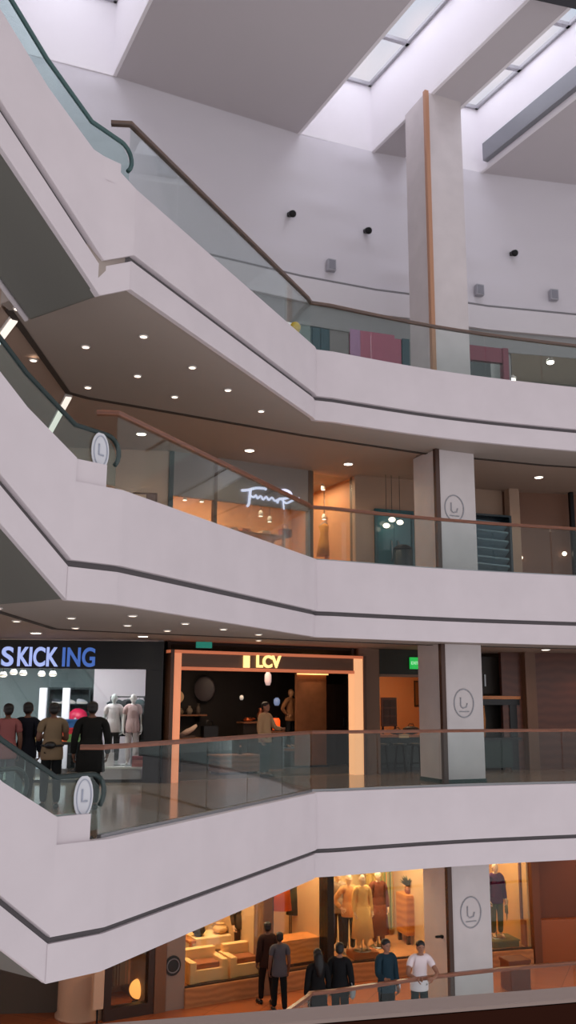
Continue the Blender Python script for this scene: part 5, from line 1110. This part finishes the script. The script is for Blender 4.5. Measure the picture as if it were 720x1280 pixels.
m.seg(g, s-.7, s+.75, d-.37, d+.3, zt_, zt_+.03); m.seg(g, s-.7, s+.75, d-.39, d-.36, zt_-.22, zt_+.03); tag(m.done('table_cloth', mat('cloth_cream', (240, 206, 150), .9), bevel=.012), 'cream cloth over the tall display table', 'cloth')
for u, hh, c_, lb, f in ((248, .3, (34, 28, 26), 'dark rounded vase bundle on the cream cloth', 1), (275, .22, (214, 170, 110), 'round straw basket on the cream cloth', 1.2), (300, .34, (92, 72, 50), 'brown tall jar on the cream cloth', .8)):
    ss = g.s_at(u, 1180, 1.65); r = shopping('vase', lb, 'vase', g, ss, 1.65, zt_+.03); p = g.p(ss, 1.65, zt_+.03); m = MB(); m.lathe([(.08*f, 0), (.15*f, hh*.35), (.14*f, hh*.6), (.07*f, hh*.85)], p, 16); m.done('belly', mat('v_%d' % u, c_, .6), r); m = MB(); m.lathe([(.07*f, hh*.85), (.09*f, hh), (.06*f, hh)], p, 16); m.done('rim', mat('v_%d' % u, c_, .6), r)
p = g.p(g.s_at(301, 1160, 1.02), 1.02, zp); person('mannequin', 'mannequin with a pale head and dark coat between the armchairs and pillar', 'mannequin', p, g.rz, 1.62, arms='down', skin=mat('mannequin_cream', (236, 200, 160), .4), top=cloth('olive', (74, 58, 42)), bottom=cloth('brown', (70, 48, 36)), sleeves='long', mannequin=True)
# garment window contents
def rack(u0, u1, d, zr, items, labels, rl):
    s0, s1 = g.s_at(u0, 1160, d), g.s_at(u1, 1160, d); r = shopping('clothes_rail', rl, 'rack', g, (s0+s1)/2, d, zp); m = MB(); m.tube([g.p(s0, d, zr), g.p(s1, d, zr)], .015, 8); m.done('rail', DARKM, r)
    for s in (s0, s1):
        m = MB(); m.tube([g.p(s, d, zr), g.p(s, d, zp)], .014, 8); m.done('upright', DARKM, r)
    for i, (c_, ln_, w) in enumerate(items):
        s = s0+(s1-s0)*(i+.5)/len(items); rr_ = shopping('hanging_dress', labels[i], 'dress', g, s, d, zr-ln_-.1); p = g.p(s, d, zr-.06)
        m = MB(); m.lathe([(w, -ln_), (w*.8, -ln_*.6), (w*.55, -ln_*.3), (w*.85, -.08), (w*.3, 0)], p, 14, 1, .55); m.done('dress', cloth('g_%d_%d' % (u0, i), c_), rr_); m = MB(); m.tube([p+Vector((-w*.8, 0, -.07)), p+Vector((0, 0, .01)), p+Vector((w*.8, 0, -.07))], .01, 6); m.tube([p, p+Vector((0, 0, .06))], .008, 6); m.done('hanger', STEEL, rr_)
rack(341, 362, 1.0, ZT-.5, [((206, 96, 40), 1.15, .24)], ['orange dress hanging alone beside the brown pillar'], 'short clothes rail holding an orange dress')
rack(364, 402, 1.3, ZT-.75, [((66, 62, 36), 1.1, .25), ((50, 40, 28), 1.15, .26), ((96, 90, 52), 1.0, .2)], ['olive dress hanging in the garment window, beside the orange dress', 'dark brown dress hanging in the garment window, in the middle of its rail', 'grey green dress hanging in the garment window, next to the black column'], 'clothes rail holding three dark dresses')
s0, s1 = g.s_at(348, 1120, .8), g.s_at(402, 1115, .8); zr = ZT-.32; m = MB()
random.seed(3)
for i in range(60):
    f = random.random(); p = g.p(s0+(s1-s0)*f, .8+random.uniform(-.12, .12), zr+random.uniform(-.13, .12)-.12*math.sin(f*PI*2)); a_ = random.uniform(0, 6.28); v1 = Vector((math.cos(a_), math.sin(a_), random.uniform(-.6, .6)))*.09; v2 = Vector((-v1.y, v1.x, .03))*.45
    m.slabpoly([p-v1, p+v2, p+v1, p-v2], (0, 0, .008))
root = thing('leaf_garland', 'orange leaf garland across the top of the garment window', 'garland', g.p((s0+s1)/2, .8, zr)); m.done('leaves', mat('leaf_orange', (240, 140, 50), .6), root); m = MB(); m.tube([g.p(s0+(s1-s0)*f/8, .8, zr-.12*math.sin(f/8*PI*2)) for f in range(9)], .015, 6); m.done('stem', DBR, root)
s0, s1 = g.s_at(341, 1190, .5), g.s_at(402, 1190, .5); zb = g.z_at(370, 1170, .5); r = shopping('display_bench', 'bright honey wood bench at the front of the garment window', 'bench', g, (s0+s1)/2, .5, zp); m = MB(); m.seg(g, s0, s1, .2, .75, zp+.08, zb); m.done('box', wood('bench_wood', (226, 150, 80), (206, 130, 66), 3, .4), r, bevel=.01); m = MB(); m.seg(g, s0+.04, s1-.04, .25, .7, zp, zp+.08); m.done('plinth', DBR, r)
g, zp = KICK, 0.0
rack(126, 186, 1.6, 1.72, [((30, 40, 44), .8, .26), ((24, 26, 30), .75, .25), ((52, 70, 72), .8, .24), ((26, 28, 32), .85, .26)], ['dark teal jacket hanging behind the mannequins, nearest the black-coated person', 'black jacket hanging behind the pale-topped mannequin', 'grey teal jacket hanging behind the blush-topped mannequin', 'black long jacket hanging behind the mannequins, nearest the black jamb'], 'clothes rail of dark jackets behind the white mannequins')
g, zp = LOW, ZF+.36
# mannequin window: the shop line bends here
ga = Seg(LOW.p(X[413]), RLO.p(RLO.s_at(541, 1150)))
a, b = 0, ga.len; gold = g; g = ga
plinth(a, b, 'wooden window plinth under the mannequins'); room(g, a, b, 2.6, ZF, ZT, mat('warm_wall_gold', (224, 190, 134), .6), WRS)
area(g, b*.5, .9, ZT-.06, 120, (1, .78, .5), b*.8, 1.3)
root = thing('shop_window', 'mannequin shop window on a wood plinth left of the square column', 'shop window', g.p(b/2, 0, zp), g.rz); m = MB(); m.seg(g, a, b, -.008, .008, zp+.03, ZT-.02); m.done('glass_pane', SHOPG, root); m = MB(); m.seg(g, a, b, -.04, .04, zp, zp+.03); m.done('rail', DBR, root)
MC = mat('mannequin_cream', (236, 200, 160), .4)
for u, d, tp, bt, arms, lc, h_, lb in ((422, 1.2, cloth('greybeige', (150, 124, 96)), cloth('brown', (70, 48, 36)), 'down', False, 1.75, 'mannequin in a grey beige jacket beside the black slim column'), (436, .78, cloth('sand', (206, 150, 96)), cloth('charcoal', (44, 38, 34)), ('hip', 'down'), False, 1.74, 'mannequin in a sand top and charcoal trousers'), (453, .32, cloth('camel', (236, 184, 112)), cloth('camel', (236, 184, 112)), 'down', True, 1.64, 'mannequin in a long camel coat'), (473, 1.1, cloth('chestnut', (110, 54, 34)), cloth('chestnut', (110, 54, 34)), 'down', True, 1.72, 'mannequin in a dark chestnut coat behind the camel coat')):
    s = g.s_at(u, 1150, d); p = g.p(s, d, zp+(.15 if u == 453 else .0))
    r = person('mannequin', lb, 'mannequin', p, g.rz, h_, arms=arms, skin=MC, top=tp, bottom=bt, sleeves='long', long_coat=lc, mannequin=True)
    if lc:
        m = MB(); m.lathe([(.27, .28), (.24, .6), (.2, .95)], (0, 0, 0), 16, 1, .75); m.done('coat_skirt', tp, r, loc=(0, 0, 0))
s = g.s_at(462, 1110, .75); 
for u, w, c_, lb in ((470, .22, (196, 164, 92), 'ochre curtain panel'), (482, .2, (146, 156, 100), 'sage green curtain panel'), (492, .22, (216, 160, 84), 'golden curtain panel'), (502, .2, (130, 142, 92), 'moss green curtain panel')):
    ss = g.s_at(u, 1130, 2.1); m = MB(); pts = [g.p(ss-w+2*w*i/14, 2.15+.05*math.sin(i*1.7), 0) for i in range(15)]
    m.sweep([tuple(p[:2]) for p in pts], [(-.012, zp+.1), (.012, zp+.1), (.012, ZT-.05), (-.012, ZT-.05)]); tag(m.done('curtain', mat('cur_%d' % u, c_, .9)), lb+' hanging behind the mannequins', 'curtain')
s0, s1 = g.s_at(504, 1140, 1.2), g.s_at(533, 1140, 1.2); zt_ = g.z_at(518, 1117, 1.2); r = shopping('cabinet', 'honey brown wooden cabinet beside the square column', 'cabinet', g, (s0+s1)/2, 1.3, zp); m = MB(); m.seg(g, s0, s1, 1.0, 1.6, zp+.2, zt_); m.done('carcass', wood('cabinet_wood', (206, 132, 56), (186, 112, 44), 2, .4), r, bevel=.01)
for k in range(2):
    m = MB(); m.seg(g, s0+.03+(s1-s0)*.5*k, s0-.03+(s1-s0)*.5*(k+1), .975, 1.0, zp+.26, zt_-.05); dd = m.done('door', wood('cabinet_wood', (206, 132, 56), (186, 112, 44), 2, .4), r); q = s0+(s1-s0)*.5+(-.06 if k == 0 else .06); m = MB(); m.seg(g, q-.012, q+.012, .95, .975, zp+.7, zp+.9); m.done('handle', COPPER, dd)
for sx in (s0+.06, s1-.06):
    for dd_ in (1.06, 1.54):
        m = MB(); m.seg(g, sx-.04, sx+.04, dd_-.04, dd_+.04, zp, zp+.2); m.done('leg', DBR, r)
for k, (u, c_, lb) in enumerate(((510, (80, 84, 50), 'leafy green plant'), (522, (226, 176, 120), 'small cream vase'))):
    ss = g.s_at(u, 1112, 1.25); p = g.p(ss, 1.25, zt_); r = shopping('potted_plant' if k == 0 else 'vase', lb+' on top of the honey brown cabinet', 'plant' if k == 0 else 'vase', g, ss, 1.25, zt_); m = MB(); m.lathe([(.06, 0), (.09, .08), (.07, .16), (.05, .17)], p, 14); m.done('pot' if k == 0 else 'belly', mat('pot_%d' % k, (150, 90, 56) if k == 0 else c_, .6), r)
    m = MB()
    if k == 0:
        for i in range(26):
            a_ = i*2.4; l = .1+.12*random.random(); st = p+Vector((0, 0, .15)); en = st+Vector((math.cos(a_)*l, math.sin(a_)*l, .1+.18*random.random())); sd = Vector((-math.sin(a_), math.cos(a_), 0))*.035; md = (st+en)/2+Vector((0, 0, .04)); m.slabpoly([st, md+sd, en, md-sd], (0, 0, .006))
        m.done('leaves', mat('plant_green', c_, .6), r)
    else: m.lathe([(.05, .17), (.06, .2), (.04, .2)], p, 14); m.done('rim', mat('pot_1', c_, .6), r)
s = g.s_at(453, 1195, .32); r = shopping('display_step', 'brown low step under the camel coat mannequin', 'step', g, s, .3, zp); m = MB(); m.seg(g, s-.3, s+.32, .1, .56, zp+.02, zp+.15); m.done('tread', BRC, r, bevel=.02); m = MB(); m.seg(g, s-.26, s+.28, .14, .52, zp, zp+.02); m.done('feet', DARKM, r)
# right window beyond the column
g = RLO; a, b = g.s_at(560, 1150), g.s_at(662, 1150)
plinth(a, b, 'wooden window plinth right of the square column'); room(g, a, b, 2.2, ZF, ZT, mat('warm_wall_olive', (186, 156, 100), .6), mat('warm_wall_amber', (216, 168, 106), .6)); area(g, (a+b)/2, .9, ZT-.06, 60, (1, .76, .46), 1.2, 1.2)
root = thing('shop_window', 'warm shop window right of the square column with a purple dressed mannequin', 'shop window', g.p((a+b)/2, 0, zp), g.rz); m = MB(); m.seg(g, a, b, -.008, .008, zp+.03, ZT-.02); m.done('glass_pane', SHOPG, root); m = MB(); m.seg(g, a, b, -.04, .04, zp, zp+.03); m.done('rail', DBR, root)
p = g.p(g.s_at(621, 1150, .5), .5, zp+.16); person('mannequin', 'mannequin in a dark purple top with a glowing pale head', 'mannequin', p, g.rz, 1.72, arms='down', skin=MC, top=cloth('purple', (84, 34, 70)), bottom=cloth('olive_trs', (92, 88, 52)), sleeves='long', mannequin=True, wide=1.0)
p = g.p(g.s_at(641, 1160, 1.1), 1.1, zp+.02); r = person('mannequin', 'mannequin in a moss green coat behind the purple top', 'mannequin', p, g.rz-.3, 1.55, arms=('hip', 'down'), skin=mat('mannequin_olive', (120, 110, 70), .5), top=cloth('moss', (108, 104, 60)), bottom=cloth('moss', (108, 104, 60)), sleeves='long', long_coat=True, mannequin=True)
s = g.s_at(627, 1172, .5); r = shopping('display_plinth', 'olive low plinth under the purple dressed mannequin', 'plinth', g, s, .5, zp); m = MB(); m.seg(g, s-.38, s+.3, .2, .8, zp, zp+.13); m.done('block', mat('olive_block', (96, 92, 56), .6), r); m = MB(); m.seg(g, s-.4, s+.32, .18, .82, zp+.13, zp+.16); m.done('top_board', mat('olive_board', (110, 104, 64), .6), r)
m = MB(); m.seg(g, b+.05, b+.25, -.1, .4, ZF, ZT); struct(m.done('pillar', mat('pillar_umber', (112, 62, 34), .5)), 'umber pilaster right of the warm window')
m = MB(); m.seg(RWA, .0, 7, .2, .3, ZF+.95, ZT); struct(m.done('wall_right', mat('dark_red_panel', (108, 58, 34), .5)), 'dark red brown wall at the lower right')
m = MB(); m.seg(RWA, .0, 7, .05, .3, ZF, ZF+.95); struct(m.done('wall_right', mat('orange_dado', (158, 88, 48), .35)), 'orange brown dado at the lower right')
spot(RWA.p(1.6, -.6).x, RWA.p(1.6, -.6).y, ZT-.06, 40, (1, .55, .28))
p = atz(645, 1236, ZF); p = Vector((p.x, p.y, ZF)); r = thing('waste_bin', 'brown box bin on the orange floor at the lower right', 'bin', p, .3); m = MB(); m.box((p.x, p.y, ZF+.28), (.5, .4, .56), .3); m.done('body', mat('bin_brown', (110, 58, 36), .5), r, bevel=.02); m = MB(); m.box((p.x, p.y, ZF+.59), (.54, .44, .06), .3); m.done('lid', mat('bin_brown', (110, 58, 36), .5), r, bevel=.01)
# people on the lowest gallery
def pp(u, v): return atz(u, v, Z1)
DT = cloth('black_trs', (18, 22, 24))
p = atz(333, 1262, Z1); person('shopper', 'taller person in dark brown, half hidden behind the grey shirted companion', 'person', p+Vector((0, .32, 0)), PI+.5, 1.58, top=cloth('umber', (50, 30, 26)), bottom=cloth('dark_umber', (28, 18, 18)), sleeves='long', step=.14, skin=SKIND)
p = atz(349, 1266, Z1); person('shopper', 'person in a grey shirt and black trousers walking before the brown pillar', 'person', p, PI+.2, 1.50, top=cloth('steel_grey', (84, 84, 92)), bottom=DT, sleeves='short', step=.15, skin=SKIND)
def railspot(u, back):              # a spot behind the lower railing, on the line of sight of pixel column u
    P = offs(RAILP, .05+back); r_ = ray(u, 1230)
    for a_, b_ in zip(P[:-1], P[1:]):
        n_ = Vector((-(b_-a_).y, (b_-a_).x)); den = r_.x*n_.x+r_.y*n_.y
        if abs(den) < 1e-6: continue
        k = a_.dot(n_)/den; q = Vector((r_.x*k, r_.y*k))
        if 0 <= (q-a_).dot(b_-a_) <= (b_-a_).length_squared and k > 0 and q.y > 15: return Vector((q.x, q.y, Z1))
r = person('shopper', 'woman with long black hair in a black dress behind the railing corner', 'person', railspot(397, .75), PI+.3, 1.60, hair='long', top=cloth('black_dress', (18, 16, 18)), bottom=cloth('slate_leg', (64, 84, 92)), sleeves='long', skirt=True, step=.06)
r = person('shopper', 'person in a black jacket with a pale grey bag beside the long-haired woman', 'person', railspot(425, .75), PI-.2, 1.66, top=cloth('black_jacket', (20, 20, 23)), bottom=DT, sleeves='long', step=.08, bag=(cloth('pale_grey', (150, 146, 146)), -1))
r = person('shopper', 'person in a dark teal jacket with a white shoulder bag at the railing', 'person', railspot(483, .55), PI*.15, 1.68, top=cloth('teal_jacket', (30, 52, 64)), bottom=DT, sleeves='long', arms=('forward', 'down'), bag=(cloth('white_bag', (214, 210, 216)), 1))
r = person('shopper', 'person in a white T-shirt leaning with both elbows on the railing', 'person', railspot(524, .42), .1, 1.66, top=cloth('white_tee', (232, 218, 222)), bottom=cloth('dark_teal_trs', (28, 40, 42)), sleeves='short', lean=.25, arms='rail')
WORLD, SKYW, EXPO = .88, 115, -.08

# ------------------------------------------------------------------ viewing-side parapet, daylight, camera
def wline(us, z): return [atz(u, v, z) for u, v in us]
fa_, fb_ = atz(300, 1266, 1.1), atz(720, 1233, 1.1); na_, nb_ = atz(450, 1272, 1.1), atz(720, 1247, 1.1)
t = (fb_-fa_).normalized(); n = Vector((t.y, -t.x, 0)); th = abs((na_-fa_).dot(n)*.5+(nb_-fa_).dot(n)*.5)
c0 = fa_-t*2.0; c1 = fa_+t*4.0
m = MB(); m.prism([tuple(c0[:2]), tuple(c1[:2]), tuple((c1+n*th)[:2]), tuple((c0+n*th)[:2])], 1.094, 1.1)
cap = struct(m.done('trim_10', mat('parapet_cap', (138, 120, 112), .5)), 'grey cap of the viewing-side parapet')
m = MB(); m.prism([tuple((c0+n*.02)[:2]), tuple((c1+n*.02)[:2]), tuple((c1+n*th)[:2]), tuple((c0+n*th)[:2])], 0, 1.092)
struct(m.done('wall_parapet', mat('parapet_dark', (46, 22, 14), .95, spec=.05)), 'dark brown timber parapet in front of the camera')

w = bpy.data.worlds.new('daylight'); bpy.context.scene.world = w; w.use_nodes = True
nt = w.node_tree; bg = nt.nodes['Background']
tc = nt.nodes.new('ShaderNodeTexCoord'); nz = nt.nodes.new('ShaderNodeTexNoise'); nz.inputs['Scale'].default_value = 5
rp = nt.nodes.new('ShaderNodeValToRGB'); rp.color_ramp.elements[0].position = .30; rp.color_ramp.elements[1].position = .42
rp.color_ramp.elements[0].color = (.62, .76, .88, 1); rp.color_ramp.elements[1].color = (1.0, .945, .968, 1)
nt.links.new(tc.outputs['Generated'], nz.inputs['Vector']); nt.links.new(nz.outputs['Fac'], rp.inputs['Fac']); nt.links.new(rp.outputs['Color'], bg.inputs['Color'])
bg.inputs['Strength'].default_value = WORLD
for a, b, nm in ((Q0, Q1, 'a'), (Q2, Q3, 'b'), (L0, R0, 'c')):
    p = (Vector(wl(a, 4.5))+Vector(wl(b, 4.5)))/2
    l = bpy.data.lights.new('sky_portal', 'AREA'); l.shape = 'RECTANGLE'; l.size = 8.5; l.size_y = 1.7; l.energy = SKYW; l.color = (.93, .95, 1)
    o = bpy.data.objects.new('skylight_daylight', l); C.objects.link(o); o.location = (p.x, p.y, ZG+.4); o.rotation_euler = (0, 0, math.atan2(wd.y, wd.x))

sc = bpy.context.scene
cd = bpy.data.cameras.new('camera'); cam = bpy.data.objects.new('camera', cd); C.objects.link(cam); sc.camera = cam
cd.sensor_fit = 'VERTICAL'; cd.sensor_height = 36; cd.sensor_width = 36; cd.lens = 36*F/1280; cd.clip_start = .05; cd.clip_end = 200
right0 = Vector((1, 0, 0)); up0 = Vector((0, -math.sin(PITCH), math.cos(PITCH))); fw = Vector((0, math.cos(PITCH), math.sin(PITCH)))
rr = right0*math.cos(ROLL)-up0*math.sin(ROLL); uu = right0*math.sin(ROLL)+up0*math.cos(ROLL)
M = Matrix((rr, uu, -fw)).transposed().to_4x4(); M.translation = (0, 0, EYE); cam.matrix_world = M
vs = sc.view_settings; sc.display_settings.display_device = 'sRGB'
vs.view_transform = 'Standard'; vs.look = 'None'; vs.gamma = 1; vs.exposure = EXPO; vs.use_curve_mapping = False
sc.cycles.max_bounces = 8; sc.cycles.transparent_max_bounces = 16; sc.cycles.sample_clamp_indirect = 3; sc.cycles.use_denoising = True; sc.cycles.denoising_input_passes = 'RGB_ALBEDO'
